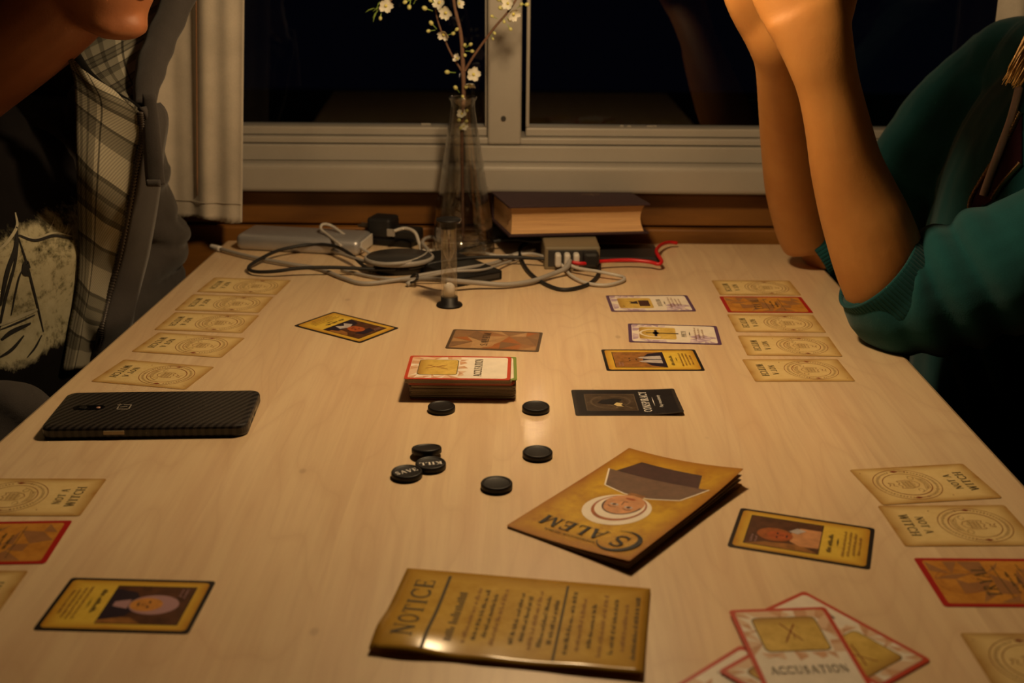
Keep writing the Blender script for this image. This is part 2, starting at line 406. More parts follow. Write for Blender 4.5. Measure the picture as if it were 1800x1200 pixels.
M['piclilac'] = plain('picture_lilac', (.42, .24, .26, 1), .4)
M['picgrey'] = plain('picture_grey_white', (.50, .44, .42, 1), .4, .15, 200)
M['pichair'] = plain('picture_red_hair', (.36, .10, .022, 1), .4, .3, 200)
M['picpeach'] = plain('picture_peach', (.60, .28, .12, 1), .4, .2, 150)
M['cape'] = plain('cape_brown', (.155, .085, .050, 1), .4, .2, 160)
M['capedark'] = plain('cape_dark', (.055, .018, .014, 1), .4, .3, 120)
M['paperedge'] = plain('card_stock', (.42, .33, .22, 1), .7)

# ---------------------------------------------------------------- flat print drawing (mm units, u right, v up)
class Draw:
    def __init__(s): s.L = []
    def poly(s, layer, pts): s.L.append((layer, [tuple(p) for p in pts]))
    def rect(s, layer, u0, u1, v0, v1, r=0):
        if r <= 0: s.poly(layer, [(u0, v0), (u1, v0), (u1, v1), (u0, v1)]); return
        s.poly(layer, rrect((u0+u1)/2, (v0+v1)/2, (u1-u0)/2, (v1-v0)/2, r))
    def ell(s, layer, cu, cv, a, b, n=28, rot=0, a0=0, a1=360):
        p = []; full = abs(a1-a0) >= 360
        for k in range(n+(0 if full else 1)):
            t = math.radians(a0+(a1-a0)*k/n); x, y = a*math.cos(t), b*math.sin(t)
            p.append((cu+x*math.cos(rot)-y*math.sin(rot), cv+x*math.sin(rot)+y*math.cos(rot)))
        s.poly(layer, p)
    def ring(s, layer, cu, cv, a, b, w, n=48, a0=0, a1=360, w2=None):
        for k in range(n):
            q = []
            for kk, sg in ((k, 0), (k+1, 0), (k+1, 1), (k, 1)):
                t = math.radians(a0+(a1-a0)*kk/n)
                ww = w if w2 is None else w+(w2-w)*(.5-.5*math.cos(2*PI*kk/n))
                q.append((cu+(a-ww*sg)*math.cos(t), cv+(b-ww*sg)*math.sin(t)))
            s.poly(layer, q)
    def stroke(s, layer, pts, w):
        for (x0, y0), (x1, y1) in zip(pts, pts[1:]):
            d = math.hypot(x1-x0, y1-y0) or 1; nx, ny = -(y1-y0)/d*w/2, (x1-x0)/d*w/2
            s.poly(layer, [(x0-nx, y0-ny), (x1-nx, y1-ny), (x1+nx, y1+ny), (x0+nx, y0+ny)])
    def words(s, layer, cu, cv, w, h, seed=0, wmin=1.5, wmax=6):
        """a line of print too small to read: short ragged marks"""
        r = random.Random(seed); u = cu-w/2
        while u < cu+w/2-wmin:
            l = min(r.uniform(wmin, wmax), cu+w/2-u)
            k = u
            while k < u+l:
                hh = h*r.uniform(.45, 1); s.rect(layer, k, k+h*.32, cv-h/2, cv-h/2+hh); k += h*.55
            u += l+h*.6
    def text(s, layer, txt, cu, cv, h, width=None, sp=.16, rot=0, bold=1.0):
        out = []; x = 0
        for ch in txt:
            if ch == ' ': x += .45; continue
            w, st = GLYPH[ch]
            for pts, wt in st: out.append(([(x+a, b) for a, b in pts], wt*bold))
            x += w+sp
        x -= sp; sx = (width/x) if width else h
        c, sn = math.cos(rot), math.sin(rot)
        tmp = Draw()
        for pts, wt in out: tmp.stroke('t', pts, wt)
        for _, p in tmp.L:
            q = [((a-x/2)*sx, (b-.5)*h) for a, b in p]
            s.poly(layer, [(cu+a*c-b*sn, cv+a*sn+b*c) for a, b in q])
def rrect(cx, cy, a, b, r, n=5):
    p = []
    for qx, qy, a0 in ((1, 1, 0), (-1, 1, 90), (-1, -1, 180), (1, -1, 270)):
        for k in range(n+1):
            t = math.radians(a0+90*k/n); p.append((cx+qx*(a-r)+r*math.cos(t), cy+qy*(b-r)+r*math.sin(t)))
    return p
K_, N_ = .17, .075
def arc(cx, cy, a, b, t0, t1, n=10): return [(cx+a*math.cos(math.radians(t0+(t1-t0)*k/n)), cy+b*math.sin(math.radians(t0+(t1-t0)*k/n))) for k in range(n+1)]
def sf(x, y, w=.26): return ([(x-w/2, y), (x+w/2, y)], .055)
def stem(x): return [([(x, 0), (x, 1)], K_), sf(x, .03, .34), sf(x, .97, .34)]
GLYPH = {
 'A': (.82, [([(.08, .0), (.4, 1)], N_), ([(.4, 1), (.74, 0)], K_), ([(.2, .34), (.6, .34)], .06), sf(.08, .03), sf(.74, .03, .3)]),
 'C': (.74, [(arc(.42, .5, .36, .46, 45, 180), .12), (arc(.42, .5, .36, .46, 180, 315), .12), ([(.7, .66), (.7, .98)], .06), ([(.7, .02), (.7, .25)], .05)]),
 'D': (.8, stem(.16)+[(arc(.2, .5, .52, .46, -90, 90, 14), .12)]),
 'E': (.66, stem(.16)+[([(.1, .96), (.58, .96)], N_), ([(.1, .5), (.48, .5)], N_), ([(.1, .04), (.62, .04)], N_), ([(.58, .98), (.58, .76)], .06), ([(.62, .02), (.62, .27)], .06), ([(.48, .4), (.48, .6)], .05)]),
 'G': (.78, [(arc(.42, .5, .36, .46, 45, 320, 18), .12), ([(.7, .66), (.7, .98)], .06), ([(.66, .05), (.66, .42)], .13), sf(.66, .42, .3)]),
 'H': (.86, stem(.16)+stem(.7)+[([(.16, .5), (.7, .5)], N_)]),
 'I': (.32, stem(.16)),
 'K': (.78, stem(.16)+[([(.62, .97), (.2, .45)], N_), ([(.32, .6), (.68, .03)], .15), sf(.62, .97, .26), sf(.68, .03, .28)]),
 'L': (.64, stem(.16)+[([(.1, .04), (.6, .04)], N_), ([(.6, .02), (.6, .3)], .06)]),
 'M': (1.0, [([(.12, .0), (.14, 1)], N_), ([(.14, 1), (.5, .04)], .15), ([(.5, .04), (.84, 1)], N_), ([(.85, 1), (.87, 0)], K_), sf(.12, .03), sf(.87, .03, .32), sf(.1, .97, .2), sf(.9, .97, .2)]),
 'N': (.86, [([(.13, 0), (.13, 1)], N_), ([(.12, 1), (.72, .0)], K_), ([(.72, 0), (.72, 1)], N_), sf(.13, .03), sf(.72, .97), sf(.08, .97, .2)]),
 'O': (.84, [(arc(.42, .5, .36, .46, 90, 270, 12), .13), (arc(.42, .5, .36, .46, -90, 90, 12), .13)]),
 'P': (.7, stem(.16)+[(arc(.24, .72, .34, .24, -90, 90, 10), .11), ([(.16, .96), (.26, .96)], N_), ([(.16, .48), (.26, .48)], N_)]),
 'R': (.8, stem(.16)+[(arc(.24, .73, .32, .23, -90, 90, 10), .11), ([(.16, .96), (.26, .96)], N_), ([(.16, .5), (.26, .5)], N_), ([(.34, .5), (.7, .02)], .15), sf(.72, .03, .2)]),
 'S': (.6, [(arc(.3, .74, .22, .22, 30, 200, 9), .10), ([(.09, .68), (.3, .52), (.5, .36)], .14), (arc(.29, .26, .23, .22, 20, -150, 9), .10), ([(.52, .72), (.52, .97)], .05), ([(.06, .03), (.06, .3)], .05)]),
 'T': (.74, [([(.37, 0), (.37, 1)], K_), ([(.03, .96), (.71, .96)], N_), ([(.04, .98), (.04, .74)], .06), ([(.7, .98), (.7, .74)], .06), sf(.37, .03, .36)]),
 'U': (.82, [([(.16, 1), (.16, .3)], K_), (arc(.42, .3, .27, .26, 180, 360, 10), .10), ([(.69, .3), (.69, 1)], N_), sf(.16, .97, .34), sf(.69, .97)]),
 'V': (.8, [([(.1, 1), (.42, 0)], K_), ([(.42, 0), (.7, 1)], N_), sf(.1, .97, .32), sf(.7, .97)]),
 'W': (1.1, [([(.1, 1), (.34, 0)], K_), ([(.34, 0), (.56, 1)], N_), ([(.54, 1), (.78, 0)], K_), ([(.78, 0), (1.0, 1)], N_), sf(.1, .97, .3), sf(1.0, .97), sf(.55, .97, .2)]),
 'Y': (.78, [([(.1, 1), (.4, .46)], .15), ([(.4, .46), (.68, 1)], N_), ([(.4, 0), (.4, .48)], K_), sf(.1, .97, .3), sf(.68, .97), sf(.4, .03, .34)]),
}
def lower_text(txt, size, cu, cv):
    """readable small print in a plain face, as polygons (mm)"""
    cu_ = bpy.data.curves.new('t', 'FONT'); cu_.body = txt; cu_.size = size; cu_.align_x = 'CENTER'; cu_.align_y = 'CENTER'; cu_.resolution_u = 2
    o = bpy.data.objects.new('t', cu_); C.objects.link(o)
    dg = bpy.context.evaluated_depsgraph_get(); dg.update(); me = bpy.data.meshes.new_from_object(o.evaluated_get(dg))
    P = [[(me.vertices[i].co.x+cu, me.vertices[i].co.y+cv) for i in p.vertices] for p in me.polygons]
    bpy.data.objects.remove(o); bpy.data.meshes.remove(me); bpy.data.curves.remove(cu_)
    return P
STEP = 0.00005
def layers_to_meshes(D, order, z0=0.0):
    """order: list of (layer key, part name, material key); returns [(name, mesh, mat)]"""
    out = []
    for k, (key, pname, mk) in enumerate(order):
        V = []; F = []
        for lay, p in D.L:
            if lay != key: continue
            o = len(V); z = z0+STEP*(k+1)
            V += [(a/1000, b/1000, z) for a, b in p]; F.append(tuple(range(o, o+len(p))))
        if not V: continue
        me = pyd(pname, V, F)
        bm = bmesh.new(); bm.from_mesh(me)
        for f in bm.faces:
            f.normal_update()
            if f.normal.z < 0: f.normal_flip()
        bm.to_mesh(me); bm.free()
        me.materials.append(M[mk]); out.append((pname, me, M[mk]))
    return out
def slab(name, a, b, r, th, mk, edge=None):
    p = rrect(0, 0, a, b, r, 4); n = len(p)
    V = [(x/1000, y/1000, 0) for x, y in p]+[(x/1000, y/1000, th) for x, y in p]
    F = [tuple(range(n-1, -1, -1)), tuple(range(n, 2*n))]+[(i, (i+1) % n, n+(i+1) % n, n+i) for i in range(n)]
    me = pyd(name, V, F); me.materials.append(M[mk])
    if edge:
        me.materials.append(M[edge])
        for i, q in enumerate(me.polygons): q.material_index = 0 if i == 1 else 1
    return me
CT = 0.00035  # card thickness
A_, B_ = 28.5, 44.0
def tri_mosaic(D, keys, u0, u1, v0, v1, nx, ny, seed, prob=1.0, jit=.32, inside=None):
    r = random.Random(seed); du, dv = (u1-u0)/nx, (v1-v0)/ny
    P = {}
    for i in range(nx+1):
        for j in range(ny+1):
            ju = 0 if i in (0, nx) else r.uniform(-jit, jit)*du; jv = 0 if j in (0, ny) else r.uniform(-jit, jit)*dv
            P[i, j] = (u0+i*du+ju, v0+j*dv+jv)
    for i in range(nx):
        for j in range(ny):
            a, b, c, d = P[i, j], P[i+1, j], P[i+1, j+1], P[i, j+1]
            for t in (((a, b, c), (a, c, d)) if r.random() < .5 else ((a, b, d), (b, c, d))):
                if r.random() < prob:
                    m = ((t[0][0]+t[1][0]+t[2][0])/3, (t[0][1]+t[1][1]+t[2][1])/3)
                    if inside is None or inside(*m): D.poly(r.choice(keys), t)
def card_witch():
    D = Draw(); cu, cv = 0, 12.5
    D.ring('seal', cu, cv, 24, 24, .55, 64); D.ring('seal', cu, cv, 17.4, 17.4, .5, 56, w2=.9)
    r = random.Random(3)
    for k in range(58):                                   # band of marks between the rings
        a = k/58*360
        if min(abs((a-180) % 360), abs(a % 360), abs((a-360))) < 17: continue
        t = math.radians(a); hgt = r.uniform(1.4, 2.5)
        for q in (-1, 1):
            tt = t+q*.018
            D.stroke('mark', [(cu+(20.6-hgt/2)*math.cos(tt), cv+(20.6-hgt/2)*math.sin(tt)), (cu+(20.6+hgt/2)*math.cos(tt), cv+(20.6+hgt/2)*math.sin(tt))], .42)
        if r.random() < .6: D.stroke('mark', [(cu+20.6*math.cos(t-.018), cv+20.6*math.sin(t-.018)), (cu+20.6*math.cos(t+.018), cv+20.6*math.sin(t+.018))], .35)
    for sg in (1, -1):                                    # arrow marks left and right
        D.poly('dark', [(cu+sg*20.9, cv+4.2), (cu+sg*19.4, cv+1.2), (cu+sg*20.8, cv-2.5), (cu+sg*22.3, cv+1.2)])
        D.stroke('dark', [(cu+sg*20.8, cv-2), (cu+sg*20.2, cv-6)], .5); D.ell('dark', cu+sg*20.0, cv-7, .6, .6, 10)
    D.ring('mark', cu, cv, 14.2, 14.2, .3, 40, 200, 340)
    # shield, tower and scroll inside
    sh = [(-5.5, 6), (-6.5, -1), (-4, -7), (0, -9), (4, -7), (6.5, -1), (5.5, 6), (2.5, 4.6), (0, 6.6), (-2.5, 4.6), (-5.5, 6)]
    D.stroke('seal', [(cu+a, cv+b) for a, b in sh], .45)
    for k in range(7): D.stroke('mark', [(cu-4.6+k*1.5, cv+3.6-abs(k-3)*.2), (cu-4.6+k*1.5, cv-5.8+abs(k-3)*.6)], .42)
    for k in range(3): D.stroke('mark', [(cu-4.8, cv+2.5-2.8*k), (cu+4.8, cv+2.5-2.8*k)], .35)
    D.stroke('seal', [(cu-3, cv+8), (cu-1, cv+10.5), (cu+1.8, cv+9.2), (cu+3.5, cv+13), (cu+.5, cv+12.2), (cu-2, cv+14)], .5)
    for k in range(4): D.stroke('mark', [(cu-9+k*.4, cv-10.2-k*1.3), (cu, cv-12.2-k*1.0), (cu+9-k*.4, cv-10.2-k*1.3)], .38)
    D.stroke('mark', arc(cu+9.5, cv-6.5, 2.6, 2.0, 0, 300), .4); D.stroke('mark', arc(cu-9.8, cv-6, 2.4, 1.8, 180, 480), .4)
    D.text('ink', 'NOT A', 0, -21.5, 5.4, 23); D.text('ink', 'WITCH', 0, -31.5, 6.4, 30)
    D.ell('dark', -20, -12, .6, .5, 9); D.ell('dark', 21, 39, .5, .4, 9)
    return [slab('card', A_, B_, 2.2, CT, 'witch', 'paperedge')]+layers_to_meshes(D, [('mark', 'seal_lettering', 'inkmid'), ('seal', 'seal', 'inkseal'), ('dark', 'seal_arrows', 'inkred'), ('ink', 'title', 'ink')], CT)
def card_tryal():
    D = Draw(); D.rect('panel', -A_+3.4, A_-3.4, -B_+4, B_-4, 2)
    D.ring('faint', 0, 25, 14, 14, .5, 40); D.ring('faint', 0, 25, 11, 11, .35, 36)
    tri_mosaic(D, ['faint2'], -24, 24, -39, 39, 4, 7, 5, .33)
    D.text('ink', 'TRYAL', 0, 9.0, 8.5, 34)
    D.rect('ink', -19, 19, -1.3, -.7); D.rect('ink', -21, 21, -17.2, -16.7)
    D.words('ink', 0, -6.5, 26, 2.4, 4); D.words('ink', 0, -11.5, 18, 2.4, 5)
    return [slab('card', A_, B_, 2.2, CT, 'carddarkred', 'paperedge')]+layers_to_meshes(D, [('panel', 'face_panel', 'tryal'), ('faint2', 'faint_triangles', 'tri1'), ('faint', 'faint_emblem', 'tri4'), ('ink', 'title', 'ink')], CT)
def card_player(kind):
    D = Draw(); D.rect('panel', -A_+2.6, A_-2.6, -B_+2.6, B_-2.6, 3)
    D.rect('frame', -20.6, 20.6, -12.2, 35.2); D.rect('pic', -20, 20, -11.6, 34.6)
    if kind == 'bonnet':
        D.poly('low', [(-17, -11.6), (17, -11.6), (13, 2), (5, 6), (-5, 6), (-13, 2)])
        D.poly('tan', [(12, -11.6), (20, -11.6), (20, 14), (14, 6)])
        D.ell('mid', 0, 15.5, 10.5, 14.5); D.ell('face', 0, 11, 7.2, 9.5); D.poly('mid2', [(-5, 1), (5, 1), (2.5, -8), (-2.5, -8)])
        nm, keys = 'bonnet', dict(pic='picbrown', low='picblue', tan='pictan', mid='piclilac', face='picface', mid2='piclilac')
    elif kind == 'redhair':
        D.poly('tan', [(-20, -11.6), (-12, 0), (-14, 22), (-20, 34.6)])
        D.ell('mid', -3, 17, 9, 11.5); D.ell('face', -3.5, 14, 5.8, 8); D.poly('low', [(-13, -11.6), (11, -11.6), (11, 2), (4, 7), (-9, 7), (-14, 0)])
        D.poly('mid2', [(4, 9), (10, 4), (8, -2), (2, 3)])
        nm, keys = 'redhair', dict(pic='picbrown', tan='pictan', mid='pichair', face='picred', low='picpeach', mid2='picgrey')
    elif kind == 'wig':
        D.poly('tan', [(-20, -11.6), (20, -11.6), (20, 34.6), (-20, 34.6)])
        D.poly('low', [(-20, -11.6), (20, -11.6), (16, 2), (5, 8), (-5, 8), (-16, 2)])
        D.poly('mid', [(-10, -9), (-1, -9), (-1, 2), (-4, 13), (-7, 10)]); D.poly('mid', [(10, -9), (1, -9), (1, 2), (4, 13), (7, 10)])
        D.ell('face', 0, 19, 6.5, 9)
        nm, keys = 'wig', dict(pic='picbrown', tan='pictan', low='picblue', mid='picgrey', face='pictan', mid2='picgrey')
    else:
        D.poly('low', [(-20, -11.6), (20, -11.6), (14, 3), (-14, 3)]); D.poly('mid', [(-9, 0), (0, 5), (9, 0), (6, -9), (0, -3), (-6, -9)])
        D.ell('face', 0, 13, 7.5, 9.5); D.poly('low', [(-11, 21), (11, 21), (7, 30), (-7, 30)]); D.poly('tan', [(9, -4), (20, -4), (20, 20), (13, 14)])
        nm, keys = 'hat', dict(pic='picbrown', low='picblue', mid='picgrey', face='picred', tan='pictan', mid2='picgrey')
    fy = {'bonnet': 11, 'redhair': 14, 'wig': 19, 'hat': 13}[kind]; fx = -3.5 if kind == 'redhair' else 0
    for sg in (-1, 1): D.ell('feat', fx+sg*2.6, fy+1.5, 1.3, .7, 10)
    D.ell('feat', fx, fy-4.6, 2.0, .6, 12); D.stroke('feat', [(fx+.3, fy+.5), (fx+.8, fy-2.2), (fx-.2, fy-2.4)], .45)
    D.words('white', -12, 31, 10, 1.6, 2, 1, 3); D.words('white', -13, 28.2, 8, 1.6, 3, 1, 3)
    D.words('ink', 0, -17.5, 30, 3.2, 11, 5, 9); D.poly('ink', [(-6, -22.4), (0, -21.9), (6, -22.4), (0, -22.9)])
    for k in range(4): D.words('small', 0, -26.3-3.2*k, 36-3*k, 1.9, 20+k)
    order = [('panel', 'face_panel', 'yellow'), ('frame', 'picture_frame', 'cardblack'), ('pic', 'picture', keys['pic']), ('tan', 'picture_ground', keys['tan']), ('low', 'picture_coat', keys['low']),
             ('mid', 'picture_figure', keys['mid']), ('face', 'picture_face', keys['face']), ('mid2', 'picture_collar', keys['mid2']), ('feat', 'picture_features', 'picblue'), ('white', 'picture_caption', 'piclilac'), ('ink', 'title', 'ink'), ('small', 'small_print', 'inkmid')]
    return [slab('card', A_, B_, 2.4, CT, 'cardblack')]+layers_to_meshes(D, order, CT)
def card_purple(kind):
    D = Draw(); D.rect('panel', -A_+2.8, A_-2.8, -B_+3.4, B_-3.4, 3)
    out = lambda u, v: (v > 33 and abs(u) > 4) or (abs(u) > 20 and v > 8) or (v < -14 and u < -4 and v+u < -24)
    tri_mosaic(D, ['la', 'lb'], -25.5, 25.5, -40, 40, 8, 13, 9, .72, inside=out)
    D.rect('patch', -17.5, 17.5, -2, 33.5, 3)
    if kind == 'cross':
        D.ring('halo', 0, 16, 13, 17.5, 2.2, 40, -10, 190); D.stroke('sym', [(0, 27), (0, -4.5)], 2.0); D.stroke('sym', [(-9.5, 17.5), (9.5, 17.5)], 2.6); D.ell('sym', 0, 17.5, 4.2, 3.2, 14)
        title = 'PIETY'
    else:
        D.rect('sym2', -11, 9, 1, 12); D.poly('sym', [(-3, 13), (7, 13), (4, 18), (6, 22), (1, 20), (-2, 22)]); D.stroke('sym', [(-13, 28), (-10, 29.5)], 1.0)
        title = 'ASYLUM'
    D.text('ink', title, 0, -9.5, 4.6, 18 if kind == 'cross' else 24); D.poly('ink', [(-7, -15.2), (0, -14.6), (7, -15.2), (0, -15.8)])
    for k in range(3 if kind == 'cross' else 4): D.words('small', 2, -20.5-3.6*k, 34-4*k, 2.0, 40+k)
    return [slab('card', A_, B_, 2.4, CT, 'cardpurple')]+layers_to_meshes(D, [('panel', 'face_panel', 'cream'), ('la', 'pale_triangles', 'lilac'), ('lb', 'dark_triangles', 'lilac2'), ('patch', 'picture_patch', 'patch'), ('halo', 'halo', 'cream'), ('sym2', 'picture_house', 'capedark'), ('sym', 'symbol', 'picblue'), ('ink', 'title', 'ink'), ('small', 'small_print', 'inkmid')], CT)
def card_conspiracy():
    D = Draw(); D.rect('panel', -A_+2.6, A_-2.6, -B_+3, B_-3, 2.5)
    D.rect('frame', -18.5, 18.5, -8.5, 34); D.rect('pic', -17.8, 17.8, -7.8, 33.3)
    D.ring('smoke', 0, 15, 14, 15, 1.6, 30, 20, 250); D.ring('smoke', 2, 8, 11, 12, 1.2, 24, 180, 380); D.stroke('smoke', [(-14, -4), (-8, 2), (-10, 10), (-2, 18)], 1.6)
    D.poly('sil', [(-2, 24), (5, 20), (8, 10), (6, 2), (1, 6), (-3, 4), (-5, 12), (-4, 20)]); D.poly('glow', [(-6, 11), (-1, 8), (-3, 3), (-7, 5), (-10, 3), (-9, 8)])
    D.text('white', 'CONSPIRACY', 0, -15.8, 6.4, 44, bold=1.15); D.poly('white', [(-11, -22.6), (0, -22.2), (11, -22.6), (0, -23.0)])
    for p in lower_text('Play immediately', 4.1, 0, -28): D.poly('white', p)
    return [slab('card', A_, B_, 2.4, CT, 'conbord')]+layers_to_meshes(D, [('panel', 'face_panel', 'condark'), ('frame', 'picture_frame', 'consmoke'), ('pic', 'picture', 'conpic'), ('smoke', 'picture_smoke', 'consmoke'), ('sil', 'picture_figure', 'condark'), ('glow', 'picture_glow', 'conglow'), ('white', 'title', 'white_ink')], CT)
def card_back():
    D = Draw(); D.rect('panel', -A_+2.6, A_-2.6, -B_+2.8, B_-2.8, 2)
    tri_mosaic(D, ['t0', 't1', 't2', 't3', 't4', 't5'], -25, 25, -40.4, 40.4, 3, 5, 12, 1)
    D.text('ink', 'SALEM', 1, 9, 7.0, 37)
    D.ring('moon', -13.5, 9, 9.5, 9.5, .4, 36, 60, 330, w2=2.0)
    return [slab('card', A_, B_, 2.4, CT, 'backdark')]+layers_to_meshes(D, [('panel', 'face_panel', 'tri2')]+[('t%d' % k, 'triangle_tone', 'tri%d' % k) for k in range(6)]+[('moon', 'crescent', 'tri3'), ('ink', 'title', 'cardblack')], CT)
def card_accusation():
    D = Draw(); D.rect('panel', -A_+2.8, A_-2.8, -B_+2.8, B_-2.8, 3)
    ins = lambda u, v: v > -9+8*abs(math.sin(u*.35)) and not (abs(u) < 18.5 and -.5 < v < 34.5)
    tri_mosaic(D, ['ta', 'tb'], -25.5, 25.5, -12, 41, 9, 9, 31, .8, .4, ins)
    D.rect('dark', -18.4, 18.4, .6, 34.4, 3.5); D.rect('patch', -17.8, 17.8, 1.2, 33.8, 3.2)
    D.stroke('sym', [(-5, 9), (4.5, 27)], .8); D.stroke('sym', [(5, 10), (-3.5, 28)], .8); D.stroke('sym', [(1, 12), (1.5, 17.5)], .5)
    D.text('ink', 'ACCUSATION', 0, -16.5, 6.6, 42)
    return [slab('card', A_, B_, 2.4, CT, 'cardred')]+layers_to_meshes(D, [('panel', 'face_panel', 'cream'), ('ta', 'triangles', 'terra'), ('tb', 'pale_triangles', 'terra2'), ('dark', 'patch_outline', 'ink'), ('patch', 'picture_patch', 'patch'), ('sym', 'crossed_sticks', 'inkred'), ('ink', 'title', 'ink')], CT)

def subdiv(me, sx, sy, fn):
    """cut a print mesh on a grid and bend it with fn(x, y) -> dz"""
    bm = bmesh.new(); bm.from_mesh(me)
    for ax, lst in ((Vector((1, 0, 0)), sx), (Vector((0, 1, 0)), sy)):
        for c in lst:
            g = bm.verts[:]+bm.edges[:]+bm.faces[:]
            bmesh.ops.bisect_plane(bm, geom=g, plane_co=ax*c, plane_no=ax, dist=1e-7)
    for v in bm.verts: v.co.z += fn(v.co.x, v.co.y)
    bm.to_mesh(me); bm.free(); me.update()
# ---------------------------------------------------------------- THE ROOM
def structure(name, me, mat, label=None, parent=None):
    o = mobj(name, me, mat, parent)
    if parent is None: o['kind'] = 'structure'
    return o
YW = 1.485                                    # face of the window wall
structure('floor', box_me('floor', -2.2, 2.2, -2.2, 1.75, -.06, 0), M['bench'])
structure('ceiling', box_me('ceiling', -2.2, 2.2, -2.2, 1.75, 2.3, 2.36), M['room_paint'])
structure('wall_left', box_me('wall_left', -2.26, -2.2, -2.2, 1.75, 0, 2.3), M['room_paint'])
structure('wall_right', box_me('wall_right', 2.2, 2.26, -2.2, 1.75, 0, 2.3), M['room_paint'])
structure('wall_front', box_me('wall_front', -2.2, 2.2, -2.26, -2.2, 0, 2.3), M['room_paint'])
# window wall: backing below, beside and above the opening, boards in front
WX0, WX1, WZ0, WZ1 = -.66, .66, TZ+.085, TZ+1.05
bm = bmesh.new()
def addbox(bm, x0, x1, y0, y1, z0, z1):
    g = bmesh.ops.create_cube(bm, size=1)['verts']
    for v in g: v.co = Vector(((x0+x1)/2+v.co.x*(x1-x0), (y0+y1)/2+v.co.y*(y1-y0), (z0+z1)/2+v.co.z*(z1-z0)))
for q in ((-2.2, 2.2, 0, TZ+.055), (-2.2, 2.2, WZ1, 2.3), (-2.2, WX0, TZ+.055, WZ1), (WX1, 2.2, TZ+.055, WZ1)):
    addbox(bm, q[0], q[1], YW+.012, YW+.09, q[2], q[3])
wall = structure('wall_window', bm_mesh('wall_window', bm), M['panel'])
zs = [-.305, -.225, -.145, -.065, .0165]
for k in range(5):
    z0 = zs[k]; z1 = zs[k+1] if k < 4 else .0595
    dy = -.004 if k == 4 else (-.012 if k == 3 else 0)
    mobj('plank', box_me('plank', -2.19, 2.19, YW+dy, YW+.012, TZ+z0+.0012, TZ+z1-.0012, .0022, 2), M['panel'], wall)
for sx in (-1, 1):
    for k in range(9):
        z0 = TZ+.06+k*.11; x0, x1 = (.70, 2.19) if sx > 0 else (-2.19, -.70)
        mobj('plank', box_me('plank', x0, x1, YW, YW+.012, z0+.0012, z0+.1088, .0022, 2), M['panel'], wall)
# window_1: sill, frame, sashes, panes
win = empty('window_1', (0, YW, TZ+.06)); win['kind'] = 'structure'
def wpart(name, x0, x1, y0, y1, z0, z1, bev=.003, mat='white_paint', parent=win, seg=3):
    o = mobj(name, box_me(name, x0, x1, y0, y1, TZ+z0, TZ+z1, bev, seg), M[mat], parent, False); fromworld(o, win); return o
wpart('sill', -.72, .72, 1.452, 1.50, .0635, .0985, .006, seg=4)
wpart('frame_rail', -.70, .70, 1.476, 1.535, .0985, .1185, .002)
wpart('frame_rail', -.70, .70, 1.482, 1.535, .1192, .1275, .002)
wpart('frame_rail', -.70, .70, 1.476, 1.535, 1.00, 1.05, .003)
wpart('frame_stile', -.70, -.655, 1.476, 1.535, .1192, 1.0, .003); wpart('frame_stile', .60, .70, 1.476, 1.535, .1192, 1.0, .003)
mx0, mx1 = Yp(857, 150, 1.478).x, Yp(917, 150, 1.478).x
mul = wpart('mullion', mx0, mx1, 1.478, 1.535, .1192, 1.0, .0035)
scr = mobj('screw_hole', lathe('screw_hole', [(0, 0), (.0024, .0004), (.0032, .0012), (0, .0014)], 14), M['darkgrey'], mul)
q = Yp(885, 208, 1.4775); scr.matrix_parent_inverse = Matrix(); scr.location = q-Vector((0, 0, 0)); scr.rotation_euler = (PI/2, 0, 0)
for nm, x0, x1 in (('sash', -.655, mx0+.001), ('sash', mx1+.0055, .60)):
    s0 = wpart('sash', x0, x1, 1.492, 1.525, .1278, .1385, .002)
    zb, zt = .1385, 1.0
    for (a, b, c, d) in ((x0, x0+.0045, zb, zt), (x1-.0045, x1, zb, zt)):
        o = mobj('sash_stile', box_me('sash_stile', a, b, 1.494, 1.525, TZ+c, TZ+d, .0015), M['white_paint'] if a < 0 and a > mx0-.05 or True else None, win); fromworld(o, win)
    p = mobj('pane', box_me('pane', x0+.004, x1-.004, 1.508, 1.512, TZ+zb-.002, TZ+zt), M['pane'], win); fromworld(p, win)
    rr = random.Random(4)
    for k in range(5):                      # paint flecks left on the glass edge
        a = rr.uniform(x0+.04, x1-.04)
        o = mobj('paint_fleck', box_me('paint_fleck', a, a+rr.uniform(.004, .014), 1.5068, 1.5079, TZ+zb, TZ+zb+rr.uniform(.001, .003), .0004, 1), M['white_paint'], win); fromworld(o, win)
